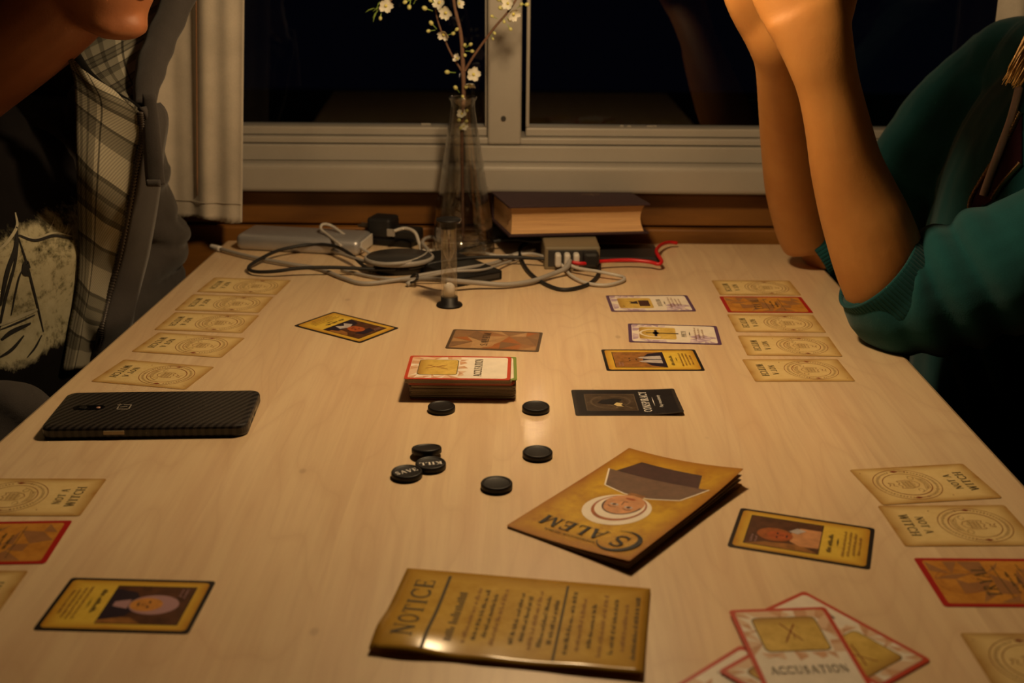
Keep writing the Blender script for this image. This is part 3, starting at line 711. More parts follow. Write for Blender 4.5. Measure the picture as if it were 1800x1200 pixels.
# curtains
def curtain(name, x0, x1, z0, z1, y, label, seed, lean=0.0, seamx=None):
    r = random.Random(seed); nx, nz = 150, 50; V = []; F = []
    ph = [r.uniform(0, 6) for _ in range(4)]
    def yy(s, z):
        k = (z-z0)/(z1-z0)
        return y+.0095*math.sin(s*46+ph[0]+.7*k)+.0045*math.sin(s*95+ph[1]-1.2*k)+.002*math.sin(s*210+ph[2]+2*k)
    for j in range(nz+1):
        z = z0+(z1-z0)*(j/nz)**1.3
        for i in range(nx+1):
            s = x0+(x1-x0)*i/nx
            zz = z+(.0025*math.sin(s*70+ph[3])+.0009*r.uniform(-1, 1) if j == 0 else 0)
            V.append((s+lean*(z-z0), yy(s, z), zz))
    for j in range(nz):
        for i in range(nx):
            a = j*(nx+1)+i; F.append((a, a+1, a+nx+2, a+nx+1))
    o = mobj(name, pyd(name, V, F), M['curtain'], None, True)
    m = o.modifiers.new('t', 'SOLIDIFY'); m.thickness = .0016
    tag(o, label, 'curtain')
    hem = []
    for zc in (z0+.022,): hem = [(x0+(x1-x0)*i/60+lean*(zc-z0), yy(x0+(x1-x0)*i/60, zc)-.0012, zc) for i in range(61)]
    tube('hem_stitch', hem, .0005, 5, 1, M['curtain'], o)
    if seamx is not None:
        pts = [(seamx+lean*(zc-z0), yy(seamx, zc)-.0014, zc) for zc in [z0+.03+(z1-z0-.05)*k/40 for k in range(41)]]
        tube('seam', pts, .0007, 5, 1, M['seam'], o)
    return o
cxr = Yp(426, 385, 1.435).x
curtain('curtain', cxr-.30, cxr, TZ+.032, TZ+1.02, 1.437, 'cream linen curtain hanging behind the person in the grey hooded jacket', 3, .075, Yp(345, 380, 1.435).x)
curtain('curtain', Yp(1768, 5, 1.44).x-.004, .86, TZ+.032, TZ+1.02, 1.437, 'cream linen curtain at the right end of the window behind the green hoodie', 8, -.01)
# night outside: a dark yard
structure('ground_outside', box_me('ground_outside', -6, 6, 1.8, 12, -.5, -.4), plain('night_lawn', (.01, .014, .01, 1), 1))

# ---------------------------------------------------------------- TABLE
tab = empty('dining_table', (0, .78, 0)); tag(tab, 'long pale birch dining table covered with game cards', 'table')
def ledge(y): return -.392+(y-.84)*.0515-.5*max(0, .9-y)*0.01
def redge(y): return .3665+(.84-y)*.004
Y0, Y1 = .10, 1.4600
NP = 8
TT = .026
for k in range(NP):
    V = []; F = []; n = 24
    for j in range(n+1):
        y = Y0+(Y1-Y0)*j/n; a, b = ledge(y), redge(y); x0, x1 = a+(b-a)*k/NP, a+(b-a)*(k+1)/NP
        e = .004
        if k == 0: prof = [(x0+e*1.0, -TT), (x0, -TT+e), (x0, -e), (x0+e*.3, -e*.3), (x0+e, 0), (x1, 0), (x1, -TT)]
        elif k == NP-1: prof = [(x0, -TT), (x0, 0), (x1-e, 0), (x1-e*.3, -e*.3), (x1, -e), (x1, -TT+e), (x1-e, -TT)]
        else: prof = [(x0, -TT), (x0, 0), (x1, 0), (x1, -TT)]
        m = len(prof); V += [(px, y-.78, TZ+pz) for px, pz in prof]
    for j in range(n):
        for i in range(m):
            i2 = (i+1) % m; F.append((j*m+i, (j+1)*m+i, (j+1)*m+i2, j*m+i2))
    F.append(tuple(range(m))); F.append(tuple(n*m+i for i in range(m-1, -1, -1)))
    me = pyd('plank', V, F); bm = bmesh.new(); bm.from_mesh(me); bmesh.ops.recalc_face_normals(bm, faces=bm.faces); bm.to_mesh(me); bm.free()
    mobj('plank', me, M['table'], tab)
for sx in (-.33, .32):
    mobj('apron', box_me('apron', sx-.01, sx+.01, -.58, .58, TZ-.11, TZ-TT, .002), M['table'], tab)
    for sy in (-.60, .60): mobj('leg', box_me('leg', sx-.03, sx+.03, sy-.03, sy+.03, 0, TZ-TT, .004), M['table'], tab)
for sy in (-.60, .60): mobj('apron', box_me('apron', -.30, .29, sy-.01, sy+.01, TZ-.11, TZ-TT, .002), M['table'], tab)

# ---------------------------------------------------------------- pendant lamp above the table (just above the picture)
lp = empty('pendant_lamp', LAMP); tag(lp, 'pendant lamp hanging over the middle of the table', 'lamp')
sh = mobj('shade', lathe('shade', [(.145, -.02), (.14, .02), (.10, .10), (.04, .15), (.02, .16), (.02, .163), (.042, .153), (.103, .102), (.143, .02), (.148, -.02)], 48, True), M['darkgrey'], lp, True)
mobj('cord', lathe('cord', [(0, .16), (.003, .16), (.003, 2.3-LAMP.z), (0, 2.3-LAMP.z)], 10), M['blackrub'], lp)
mobj('socket', lathe('socket', [(0, .09), (.02, .09), (.02, .158), (0, .158)], 20), M['black'], lp, True)
t = NT('lit_bulb'); t.set(col=(1, .9, .7, 1), emc=LAMP_COL+(1,), emis=6)
mobj('bulb', lathe('bulb', [(0, .03), (.018, .034), (.029, .05), (.029, .062), (.016, .085), (0, .092)], 24), t.m, lp, True)
ld = bpy.data.lights.new('bulb_light', 'POINT'); ld.energy = LAMP_POWER; ld.color = LAMP_COL; ld.shadow_soft_size = .032
lo = bpy.data.objects.new('bulb_light', ld); link(lo, lp); lo.location = (0, 0, -.012)

# ---------------------------------------------------------------- CARDS ON THE TABLE
def rz(deg): return math.radians(deg)
def card_at(parts, x, y, deg, label, group=None, z=0.0, cat='card', name='playing_card', tilt=(0, 0)):
    """deg: direction the top of the print points to (0 = +x)"""
    first = parts[0]
    o = bpy.data.objects.new(name, first); link(o)
    o.location = (x, y, TZ+z); o.rotation_euler = (tilt[0], tilt[1], rz(deg-90))
    tag(o, label, cat, group)
    for nm, me, mt in parts[1:]:
        c_ = link(bpy.data.objects.new(nm, me), o)
        if nm in ('small_print', 'triangle_tone', 'pale_triangles', 'dark_triangles', 'triangles', 'faint_triangles', 'seal_lettering', 'picture_caption', 'seal_arrows'): c_['kind'] = 'stuff'
    return o
WI, TR = card_witch(), card_tryal()
Hh = CAMH
gl = 'parchment cards dealt in a row along the left edge'
for (x, y, a, lab) in ((-.845, 2.647, -11.6, 'cream seal card nearest the phone in the left row'), (-.816, 2.859, -9.9, 'second cream seal card from the phone in the left row'),
                       (-.813, 3.040, -5.5, 'middle cream seal card of five in the left row'), (-.806, 3.212, -4.6, 'second farthest cream seal card of the left row, beside the grey sleeve'),
                       (-.788, 3.386, -6.0, 'farthest cream seal card of the left row, near the looped black cable')):
    card_at(WI, x*Hh, y*Hh, a, lab, gl)
gr = 'cards dealt in a row before the person in green'
card_at(WI, .687*Hh, 2.705*Hh, 1.5, 'nearest cream seal card of the row before the green sleeve', gr)
card_at(WI, .705*Hh, 2.882*Hh, -1.0, 'second nearest cream seal card of the row before the green sleeve', gr)
card_at(WI, .709*Hh, 3.067*Hh, -.3, 'cream seal card just in front of the red bordered card by the green sleeve', gr)
card_at(TR, .715*Hh, 3.237*Hh, 180.1, 'red bordered orange card lying in the row of cream cards by the green sleeve', gr)
card_at(WI, (1331*0+.7190)*Hh, 3.405*Hh, 0.5, 'farthest cream seal card behind the red bordered card, by the bare elbow', gr)
gn = 'cards at the near right corner of the table'
card_at(WI, .791*Hh, 2.083*Hh, 188, 'cream seal card nearest the right table edge with its seal towards the table middle', gn)
card_at(WI, .2955, .7121, 1.5, 'cream seal card above the near red bordered TRYAL card at the right edge', gn)
card_at(TR, .2968, .6390, 180, 'red bordered TRYAL card cut off by the right edge of the picture', gn)
card_at(WI, .2960, .5543, 180, 'cream seal card in the bottom right corner of the picture', gn)
gq = 'cards at the near left corner of the table'
card_at(WI, -.3312, .7443, 180.5, 'cream seal card at the left picture edge below the phone', gq)
card_at(TR, -.3320, .6790, 183, 'red bordered orange card cut off by the left edge of the picture', gq)
card_at(WI, -.3370, .6150, 181, 'cream seal card at the left picture edge above the bonnet portrait card', gq)
gp = 'black bordered portrait cards'
card_at(card_player('bonnet'), -.596*Hh, 1.630*Hh, -2, 'black bordered yellow card with a bonneted woman portrait, bottom left', gp)
card_at(card_player('redhair'), .508*Hh, 1.865*Hh, 161.2, 'black bordered yellow card with a red-haired figure, right of the booklet', gp)
card_at(card_player('wig'), .344*Hh, 2.770*Hh, 181.2, 'black bordered yellow card with a dark coat and pale lapels portrait, above the CONSPIRACY card', gp)
card_at(card_player('hat'), -.439*Hh, 3.011*Hh, -35.4, 'black bordered yellow portrait card lying askew left of the sand timer', gp)
gu = 'purple bordered cards'
card_at(card_purple('cross'), .423*Hh, 2.971*Hh, 175.9, 'purple bordered cream card with a cross, titled PIETY', gu)
card_at(card_purple('asylum'), .390*Hh, 3.242*Hh, 182, 'purple bordered cream card nearest the cables, with a small house picture', gu)
CN = card_conspiracy()
def conbend(x, y):
    s = max(0, -y/.044)           # bottom of the print = right end on the table
    k = max(0, x/.0285*-1+.4)
    return .0026*s*s*(.5+.5*k)
ux = [i*.0057 for i in range(-4, 5)]; uy = [i*.0063 for i in range(-6, 7)]
for q in CN:
    subdiv(q if not isinstance(q, tuple) else q[1], ux, uy, conbend)
card_at(CN, .256*Hh, 2.489*Hh, 181.3, 'black CONSPIRACY card with a smoky picture, its corner curling up')
card_at(card_back(), -.044*Hh, 2.910*Hh, 174.7, 'face-down card with brown triangle pattern lying behind the deck')
# ---- deck
dk = empty('card_deck', (-.041, .9590, TZ)); tag(dk, 'stacked deck of cards in the middle of the table', 'card deck')
rd = random.Random(5); z = 0
edge_m = ['carddarkred']+['paperedge', 'backdark', 'paperedge', 'conbord', 'paperedge', 'backdark']*4+['cardred', 'paperedge', 'cardred', 'cardred', 'cardred']
NC = len(edge_m); th = .0152/NC
proto = {}
for k, mk in enumerate(edge_m):
    if mk not in proto: proto[mk] = slab('card', A_, B_, 2.4, th*.94, mk)
    o = link(bpy.data.objects.new('card', proto[mk]), dk)
    dx = rd.uniform(-.0006, .0006)-(.0012 if k > NC-7 else 0); dy = rd.uniform(-.0004, .0004)+(-.0012 if k == 0 else 0)
    o.location = (dx, dy, z); o.rotation_euler = (0, 0, PI/2+rd.uniform(-.006, .006)); z += th
deck_top = z
mid = slab('card', A_, B_, 2.4, th*.94, 'backdark'); zz = z+.0002
for k in range(5):
    o = link(bpy.data.objects.new('card', mid if k % 2 else proto['paperedge']), dk); o.location = (-.0032+k*.0002, -.003+rd.uniform(-.0004, .0004), zz); o.rotation_euler = (0, 0, PI/2-.005); zz += th
g = link(bpy.data.objects.new('green_card', slab('green_card', A_, B_, 2.4, th*.94, 'green')), dk); g.location = (.0012, -.0025, zz); g.rotation_euler = (0, 0, PI/2+.012)
D = Draw(); D.rect('p', -A_+2.8, A_-2.8, -B_+2.8, B_-2.8, 3)
gp_ = layers_to_meshes(D, [('p', 'face_panel', 'cream')], th*.94)[0]; link(bpy.data.objects.new('face_panel', gp_[1]), g); zz += th
for k in range(2):
    o = link(bpy.data.objects.new('card', mid if k else proto['paperedge']), dk); o.location = (-.0036, -.0042, zz); o.rotation_euler = (0, 0, PI/2-.012); zz += th
AC = card_accusation()
card_at(AC, -.0449, .9538, 180-.9, 'red bordered ACCUSATION card lying on top of the deck', 'red bordered accusation cards', zz-0, )
# ---- fan of accusation cards bottom right
fa = 'red bordered accusation cards'
def from_corner(cx, cy, deg, su, sv):   # centre of a card whose corner (su, sv) is at cx, cy; deg = direction of print top
    a = rz(deg); up = Vector((math.cos(a), math.sin(a))); rt = Vector((up.y, -up.x))
    return Vector((cx, cy))-rt*(su*.0285)-up*(sv*.044)
def ang(a, b): return math.degrees(math.atan2(b.y-a.y, b.x-a.x))
p = G(1280, 1078); q = G(1452, 1072); aA = ang(p, q)+90
c = from_corner(p.x, p.y, aA, -1, 1); card_at(AC, c.x, c.y, aA, 'topmost red bordered ACCUSATION card of the fan at the bottom right', fa, .0019)
p = G(1413, 1040); q = G(1640, 1163); aB = ang(p, q)
c = from_corner(p.x, p.y, aB, -1, -1); card_at(AC, c.x, c.y, aB, 'red bordered ACCUSATION card poking out to the right under the fan', fa, .0004)
p = G(1302, 1134); q = G(1195, 1200); aC = ang(q, p)
c = from_corner(p.x, p.y, aC+180, 1, -1); card_at(AC, c.x, c.y, aC+180, 'lowest red bordered ACCUSATION card poking out to the left of the fan', fa, .0)
p = G(1262, 1183); q = G(1312, 1155); aD = ang(p, q)
c = from_corner(p.x, p.y, aD+90, -1, 1); card_at(AC, c.x, c.y, aD+90, 'small corner of a red bordered ACCUSATION card between two others in the fan', fa, .0012)

# ---------------------------------------------------------------- CHIPS
chip_me = lathe('chip', [(0, 0), (.0104, 0), (.0112, .0008), (.0112, .0037), (.0106, .0046), (.0098, .0047), (.0094, .0041), (.0088, .0039), (0, .0039)], 48)
def chip(px, py, label, txt=None, rot=0, z=0.0, tilt=(0, 0), name='game_token'):
    g_ = G(px, py, .0042+z)
    o = mobj(name, chip_me, M['chip'], None, True); o.location = (g_.x, g_.y, TZ+z); o.rotation_euler = (tilt[0], tilt[1], rot)
    tag(o, label, 'game token', 'black plastic game tokens')
    if txt:
        D = Draw(); D.text('t', txt, 0, .6, 5.0, 16.5, bold=1.25)
        nm, me, mt = layers_to_meshes(D, [('t', 'lettering', 'white_ink')], .00395)[0]
        link(bpy.data.objects.new('lettering', me), o)
    return o
chip(776, 713, 'plain black token touching the near side of the deck')
chip(942, 713, 'plain black token beside the lamp glint, right of the deck')
chip(945, 793, 'plain black token between the deck and the booklet')
chip(873, 848, 'plain black token left of the booklet, nearest the camera')
chip(750, 787, 'plain black token leaning on the KILL token', None, 0, .0022, (-.17, -.03))
chip(757, 813, 'black token lettered KILL', 'KILL', rz(192))
chip(715, 828, 'black token lettered SAVE', 'SAVE', rz(30))

# ---------------------------------------------------------------- BOOKLET
bk = [G(897.6, 918, .003), G(1114.7, 779, .003), G(1299, 838, .010), G(1099, 992, .006)]
top_mid = (bk[0]+bk[3])/2; bot_mid = (bk[1]+bk[2])/2
up = (top_mid-bot_mid); up.z = 0; BH = .152; BW = .095; up.normalize()
bc = (top_mid+bot_mid)/2; bdeg = math.degrees(math.atan2(up.y, up.x))
rt = Vector((up.y, -up.x, 0))
# which side is the spine? left picture edge = far-left long edge
spine_sign = 1 if (bk[1]-bc).dot(rt) > 0 else -1
# half-size: solve from corners
hw = (abs((bk[0]-bc).dot(rt))+abs((bk[1]-bc).dot(rt))+abs((bk[2]-bc).dot(rt))+abs((bk[3]-bc).dot(rt)))/4
hh = (abs((bk[0]-bc).dot(up))+abs((bk[1]-bc).dot(up))+abs((bk[2]-bc).dot(up))+abs((bk[3]-bc).dot(up)))/4
def bookbend(level):
    def f(x, y):
        k = min(1, max(0, (1-spine_sign*x/hw)/2))    # 0 at spine .. 1 at loose edge
        yy = y/hh
        return level*(.0006+.0022*k**1.5)+(.0046*k**2*(.35+.3*(1-yy)*.5+.5*max(0, -yy)**2))*(level/2.0) - .0014*level/2*math.sin(k*PI)*.4 + .0012*(level/2)*max(0, -yy)**2
    return f
bl = empty('booklet', (bc.x, bc.y, TZ+.0003), rz(bdeg-90)); tag(bl, 'golden brown rule booklet with a bonneted portrait, lying askew', 'booklet')
gx = [hw*i/6 for i in range(-5, 6)]; gy = [hh*i/8 for i in range(-7, 8)]
for lev, nm, mk in ((0.0, 'back_cover', 'booklet'), (.6, 'page', 'paperedge'), (1.2, 'page', 'paperedge'), (2.0, 'front_cover', 'booklet')):
    me = slab(nm, hw*1000-(.6 if nm == 'page' else 0), hh*1000, 1.0, .00025, mk); subdiv(me, gx, gy, bookbend(lev)); mobj(nm, me, None, bl)
D = Draw(); s = hh*1000/76.0
def sc_(pts): return [(a*s, b*s) for a, b in pts]
D.text('title', 'ALEM', 9*s, 54*s, 12.5*s, 48*s); D.text('title', 'S', -27*s, 56*s, 15*s, 10*s)
D.ring('title', -27*s, 56*s, 14.5*s, 14.5*s, .6, 40, 20, 300, w2=4.2*s)
D.words('small', 6*s, 65*s, 40*s, 2.2, 8)
# generic bust: cape, bonnet, face
D.poly('cape', sc_([(-40, -38), (40, -38), (28, -14), (9, -9), (-9, -9), (-30, -16)]))
D.poly('capedark', sc_([(-32, -38), (34, -38), (26, -60), (-24, -58)]))
D.stroke('white', sc_([(-40, -38), (-30, -15.5), (-9, -8.5), (9, -8.5), (28, -13.5), (40, -38)]), 1.2)
D.poly('neck', sc_([(-6, -12), (6, -12), (7, 2), (-7, 2)]))
D.ell('white', 0, 16*s, 23*s, 24*s, 40); D.ell('liner', 0, 13*s, 18*s, 20.5*s, 40); D.ell('white2', 0, 12*s, 16.5*s, 18.5*s, 40); D.ell('face', 0, 7.5*s, 14*s, 15.5*s, 36)
D.ring('hairl', 0, 7.5*s, 14*s, 16*s, 1.2, 30, 0, 180)
for sg in (-1, 1):
    D.ell('eyew', sg*5.5*s, 10*s, 3.2*s, 1.7*s, 16); D.ell('pupil', sg*5.5*s, 10*s, 1.4*s, 1.5*s, 12); D.stroke('pupil', sc_([(sg*2.6, 13), (sg*6, 14.3), (sg*9, 12.8)]), .7)
D.stroke('pupil', sc_([(.6, 9), (1.8, 3.5), (-1, 2.8)]), .6); D.ell('lips', 0, -2.2*s, 4*s, 1.3*s, 16)
for nm, me, mt in layers_to_meshes(D, [('capedark', 'print_cape_shadow', 'capedark'), ('cape', 'print_cape', 'cape'), ('white', 'print_bonnet', 'cream'), ('neck', 'print_neck', 'pictan'), ('liner', 'print_bonnet_liner', 'pichair'), ('white2', 'print_bonnet_frill', 'cream'), ('face', 'print_face', 'picpeach'), ('hairl', 'print_hair', 'picbrown'), ('eyew', 'print_eyes', 'picgrey'), ('pupil', 'print_features', 'picbrown'), ('lips', 'print_lips', 'picred'), ('title', 'title', 'cardblack'), ('small', 'small_print', 'ink')], .00027):
    subdiv(me, gx, gy, bookbend(2.0)); c_ = link(bpy.data.objects.new(nm, me), bl)
    if nm == 'small_print': c_['kind'] = 'stuff'

# ---------------------------------------------------------------- NOTICE SHEET
nk = [G(651.6, 1137, .005), G(712, 1000, 0), G(1144, 1040.6, 0), G(1130, 1185, .002)]
nc = sum(nk, Vector())/4; nup = ((nk[0]+nk[1])/2-(nk[2]+nk[3])/2); nup.z = 0; nup.normalize(); nrt = Vector((nup.y, -nup.x, 0))
nh = sum(abs((q-nc).dot(nup)) for q in nk)/4; nw = sum(abs((q-nc).dot(nrt)) for q in nk)/4
def nbend(x, y):
    a, b = x/nw, y/nh                    # a: -1 near edge .. ; b: +1 title end
    tl = max(0, (b+.15)/1.15); near = max(0, (-a+.2))/1.2
    w = .0050*tl**1.5*math.exp(-((a+.62)/.42)**2)
    w += .0010*near*math.sin(b*10+.8)*(.25+.75*tl)
    w += .0022*near**2*max(0, -b)**.8
    return w+.0003
no = empty('notice_sheet', (nc.x, nc.y, TZ+.0012), math.atan2(nup.y, nup.x)-PI/2); tag(no, 'glossy golden NOTICE leaflet with a buckled shiny corner', 'leaflet')
gx = [nw*i/9 for i in range(-8, 9)]; gy = [nh*i/14 for i in range(-13, 14)]
me = slab('sheet', nw*1000, nh*1000, .6, .00025, 'notice'); subdiv(me, gx, gy, nbend); mobj('sheet', me, None, no, True)
D = Draw(); s = nh*1000/75
D.text('ink', 'NOTICE', 0, 60*s, 12*s, 66*s); D.rect('ink', -42*s, 40*s, 45.5*s, 47.5*s)
D.words('ink', -1, 35*s, 60*s, 5.5*s, 3, 12, 22)
vv = 26
for k in range(9):
    if k == 4: vv -= 5
    D.words('mid' if k % 3 == 0 else 'ink', 0, vv*s, (62-7*(k % 3))*s, 3.0*s, 60+k); vv -= 5.3
D.rect('ink', -40*s, 40*s, -26.5*s, -25*s)
vv = -31
for k in range(7): D.words('mid' if k % 2 else 'ink', 0, vv*s, (66-8*(k % 3))*s, 3.0*s, 80+k); vv -= 6.2
for nm, me, mt in layers_to_meshes(D, [('mid', 'small_print', 'inkmid'), ('ink', 'lettering', 'ink')], .0003):
    subdiv(me, gx, gy, nbend); c_ = link(bpy.data.objects.new(nm, me), no)
    if nm == 'small_print': c_['kind'] = 'stuff'
no2 = mobj('lower_sheet', slab('lower_sheet', nw*1000-1, nh*1000-1, .6, .0003, 'notice'), None, no); no2.location = (0, .0005, -.0010)

# ---------------------------------------------------------------- PHONE
ph = empty('mobile_phone', (-.2838, .8832, TZ), rz(3.1)); tag(ph, 'black mobile phone in a woven-pattern case lying face down', 'phone')
def phone_body(name, a, b, r, z0, z1, e, mat, parent):
    V = []; F = []
    rings = [(0, z0, .8), (0, z0+.0008, 0)] if False else None
    prof = [(e*.9, z0), (e*.25, z0+e*.25), (0, z0+e), (0, z1-e*1.2), (e*.35, z1-e*.35), (e*1.2, z1), (e*3, z1+.0004)]
    for ins, zz in prof:
        V += [(x, y, zz) for x, y in rrect(0, 0, a-ins, b-ins, max(.001, r-ins), 6)]
    n = 28
    for j in range(len(prof)-1):
        for i in range(n): F.append((j*n+i, j*n+(i+1) % n, (j+1)*n+(i+1) % n, (j+1)*n+i))
    F.append(tuple(range(n-1, -1, -1))); F.append(tuple((len(prof)-1)*n+i for i in range(n)))
    return mobj(name, pyd(name, V, F), mat, parent, False)
phone_body('case', .0785, .0385, .009, .0006, .0096, .0019, M['carbon'], ph)
phone_body('screen', .0765, .0368, .008, 0.0, .003, .0006, M['black'], ph)
# camera island, ring lens, logo, side button, end cut-outs
mk = M['black']
mobj('camera_island', pyd('camera_island', [(x, y, .0101) for x, y in rrect(-.052, .002, .0125, .0048, .0047, 6)], [tuple(range(28))]), plain('gloss_black', (.004, .004, .005, 1), .12), ph)
o = mobj('lens', lathe('lens', [(.0021, 0), (.0030, 0), (.0030, .0004), (.0024, .0004), (0, .0002)], 24), M['black'], ph, True); o.location = (-.0565, .002, .0101)
o = mobj('flash', lathe('flash', [(0, 0), (.0017, 0), (.0017, .0003), (0, .0004)], 16), plain('pink_flash', (.55, .30, .22, 1), .3), ph, True); o.location = (-.0445, .0015, .0101)
D = Draw()
for sgm in ([(-3.5, 4.6), (-4.6, 4.6), (-4.6, -4.6), (4.6, -4.6), (4.6, 1.5)], [(1.0, 4.6), (-3.6, 4.6)], [(-.4, 2.6), (.6, 2.6), (.6, -2.4)], [(4.6, 2.8), (4.6, 6.6)], [(2.7, 4.7), (6.5, 4.7)]): D.stroke('l', sgm, .95)
nm, me, mt = layers_to_meshes(D, [('l', 'logo', 'logo')], 0)[0]
o = link(bpy.data.objects.new('logo', me), ph); o.location = (-.0245, .0025, .01005); o.rotation_euler = (0, 0, PI/2)
t_ = plain('beige_metal', (.42, .33, .20, 1), .4)
mobj('side_button', box_me('side_button', -.0305, -.0145, -.0391, -.0375, .0038, .0070, .0005), t_, ph)
mobj('end_plate', box_me('end_plate', .0772, .0788, -.024, .012, .0032, .0066, .0004), M['beige'], ph)
for yy in (-.016, -.003): mobj('port', box_me('port', .0785, .0790, yy-.004, yy+.004, .0038, .0060, .0005), M['black'], ph)

# ---------------------------------------------------------------- SAND TIMER
hx = Vector((-.0655, 1.1935, TZ)); hg = empty('sand_timer', hx); tag(hg, 'small sand timer with black caps and white sand at the bottom', 'sand timer')
cap = [(0, 0), (.0132, 0), (.0138, .0008), (.0132, .0022), (.0090, .0034), (.0088, .0100), (0, .0100)]
mobj('base', lathe('base', [(r, zz) for r, zz in cap], 40), M['black'], hg, True)
o = mobj('cap', lathe('cap', [(r*.92, zz) for r, zz in cap], 40), M['black'], hg, True); o.location = (0, 0, .0925); o.rotation_euler = (PI, 0, 0)
mobj('tube', lathe('tube', [(.0083, .0085), (.0083, .0838)], 40), M['glass'], hg, True)
bulb = [(.0064, .0102), (.0066, .025), (.0062, .032), (.0040, .0385), (.0016, .0425), (.0011, .0455), (.0016, .0485), (.0040, .0525), (.0062, .059), (.0066, .066), (.0064, .082)]
mobj('bulb', lathe('bulb', bulb, 32), M['glass'], hg, True)
mobj('sand', lathe('sand', [(0, .0104), (.0057, .0106), (.0058, .0200), (.0048, .0226), (.0025, .0243), (0, .0248)], 28), M['sand'], hg, True)

# ---------------------------------------------------------------- VASE AND BRANCH
VX, VY = Yp(814, 300, 1.405).x, 1.405
vs = empty('glass_vase', (VX, VY, TZ)); tag(vs, 'tall conical clear glass bottle vase behind the sand timer', 'vase')
vp = [(0, .0005), (.034, .0005), (.0375, .002), (.0378, .005), (.0350, .035), (.0262, .095), (.0165, .158), (.0140, .176), (.0143, .182), (.0165, .186), (.0168, .1875), (.0155, .188), (.0135, .184)]
mobj('bottle', lathe('bottle', vp, 56), M['vaseglass'], vs, True)
mobj('inner_wall', lathe('inner_wall', [(0, .008), (.033, .009), (.0352, .012), (.0328, .035), (.0240, .095), (.0145, .158), (.0122, .176), (.0122, .182)], 56), M['vaseglass'], vs, True)
rb = random.Random(11); bub = ellipsoid((0, 0, 0), (.0014, .0014, .0014), None, 10, 8); bme = pyd('bubble', *bub); bme.materials.append(M['glass']); bme.shade_smooth()
for k in range(20):
    a = rb.uniform(PI*1.0, PI*2.0) if k < 15 else rb.uniform(0, PI); zz = .025+.10*((k*.37) % 1); r = .0352-(zz-.035)*.147
    o = link(bpy.data.objects.new('bubble', bme), vs); o.location = (r*math.cos(a)*1.005, r*math.sin(a)*1.005, zz)
br = empty('blossom_branch', (VX, VY, TZ+.006)); tag(br, 'thin cherry blossom branch with white flowers standing in the glass vase', 'branch')
def wp(px, py, dy=0): return Yp(px, py, VY+dy)-br.location
def twig(pts, r): return tube('twig', [wp(*p) for p in pts], r, 8, 6, M['twig'], br, (0, 1, 0))
twig([(814, 424, 0), (813, 330, .002), (812, 235, 0), (815, 170, 0), (814, 120, 0), (810, 60, .004), (799, 10, .008), (790, -60, .012)], [.0019, .0019, .0021, .0024, .0026, .0022, .0020, .0017])
twig([(815, 128, 0), (835, 95, -.006), (868, 50, -.012), (895, 18, -.016), (920, -22, -.02)], [.0017, .0015, .0014, .0012, .0010])
twig([(812, 125, 0), (795, 98, .004), (782, 70, .006), (768, 30, .008), (762, -25, .01)], [.0014, .0012, .0011, .0010, .0009])
twig([(790, -60, .012), (740, -40, 0), (700, -15, -.01), (683, 8, -.012)], [.0012, .0010, .0008, .0006])
# blossom: five petals round a small centre
def petal_me():
    V = []; F = []; n, m = 6, 8
    for i in range(n+1):
        t = i/n; w = .0034*math.sin(PI*min(1, .12+t*.80))**.75
        for j in range(m+1):
            s_ = (j/m*2-1); V.append((.0004+.0072*t-(.0008*(1-abs(s_))*(t > .95)), w*s_, .0030*t*t*.5+.0022*t*.4+.0014*s_*s_*t))
    for i in range(n):
        for j in range(m): a = i*(m+1)+j; F.append((a, a+1, a+m+2, a+m+1))
    me = pyd('petal', V, F); me.materials.append(M['petal']); me.shade_smooth(); return me
pme = petal_me(); cme = pyd('blossom', *ellipsoid((0, 0, .0012), (.0017, .0017, .0014), None, 12, 8)); cme.materials.append(M['stamen']); cme.shade_smooth()
bud_me = pyd('bud', *ellipsoid((0, 0, .0030), (.0023, .0023, .0029), None, 12, 9)); bud_me.materials.append(M['bud']); bud_me.shade_smooth()
stk = loft([(0, 0, -.006), (.0004, 0, -.003), (0, 0, .001)], [.0004, .0004, .0006], 6, 3, (1, 0, 0)); stk_me = pyd('stalk', *stk); stk_me.materials.append(M['leaf'])
lf = pyd('leaf', [(0, 0, 0), (.0015, .0012, .003), (.0012, .0015, .008), (0, 0, .013), (-.0012, .0015, .008), (-.0015, .0012, .003), (0, 0, .004), (0, .0004, .008)], [(0, 1, 6), (1, 2, 7, 6), (2, 3, 7), (3, 4, 7), (4, 5, 6, 7), (5, 0, 6)]); lf.materials.append(M['leaf'])
rf = random.Random(21)
def blossom(px, py, dy, aim, sc=1.0):
    o = link(bpy.data.objects.new('blossom', cme), br); o.location = wp(px, py, dy); o.scale = (sc,)*3
    o.rotation_euler = Vector(aim).to_track_quat('Z', 'Y').to_euler()
    for k in range(5):
        p_ = link(bpy.data.objects.new('petal', pme), o); p_.rotation_euler = (0, rf.uniform(-.2, .15), 2*PI*k/5+rf.uniform(-.1, .1))
def bud(px, py, dy, aim, sc=1.0, stalk=True):
    o = link(bpy.data.objects.new('bud', bud_me), br); o.location = wp(px, py, dy); o.scale = (sc,)*3
    o.rotation_euler = Vector(aim).to_track_quat('Z', 'Y').to_euler()
    if stalk: link(bpy.data.objects.new('stalk', stk_me), o)
blossom(832, 131, -.008, (.25, -1, .25), 1.15); blossom(826, 148, -.004, (.1, -.5, -.9), .95); blossom(804, 103, -.004, (-.6, -.6, .5), .75)
blossom(780, 60, -.004, (-.2, -.8, -.6), 1.0); blossom(784, 22, -.002, (-.3, -.9, -.3), 1.1); blossom(773, 5, 0, (-.5, -.8, .3), 1.1); blossom(806, 6, .004, (.8, -.5, .1), .9)
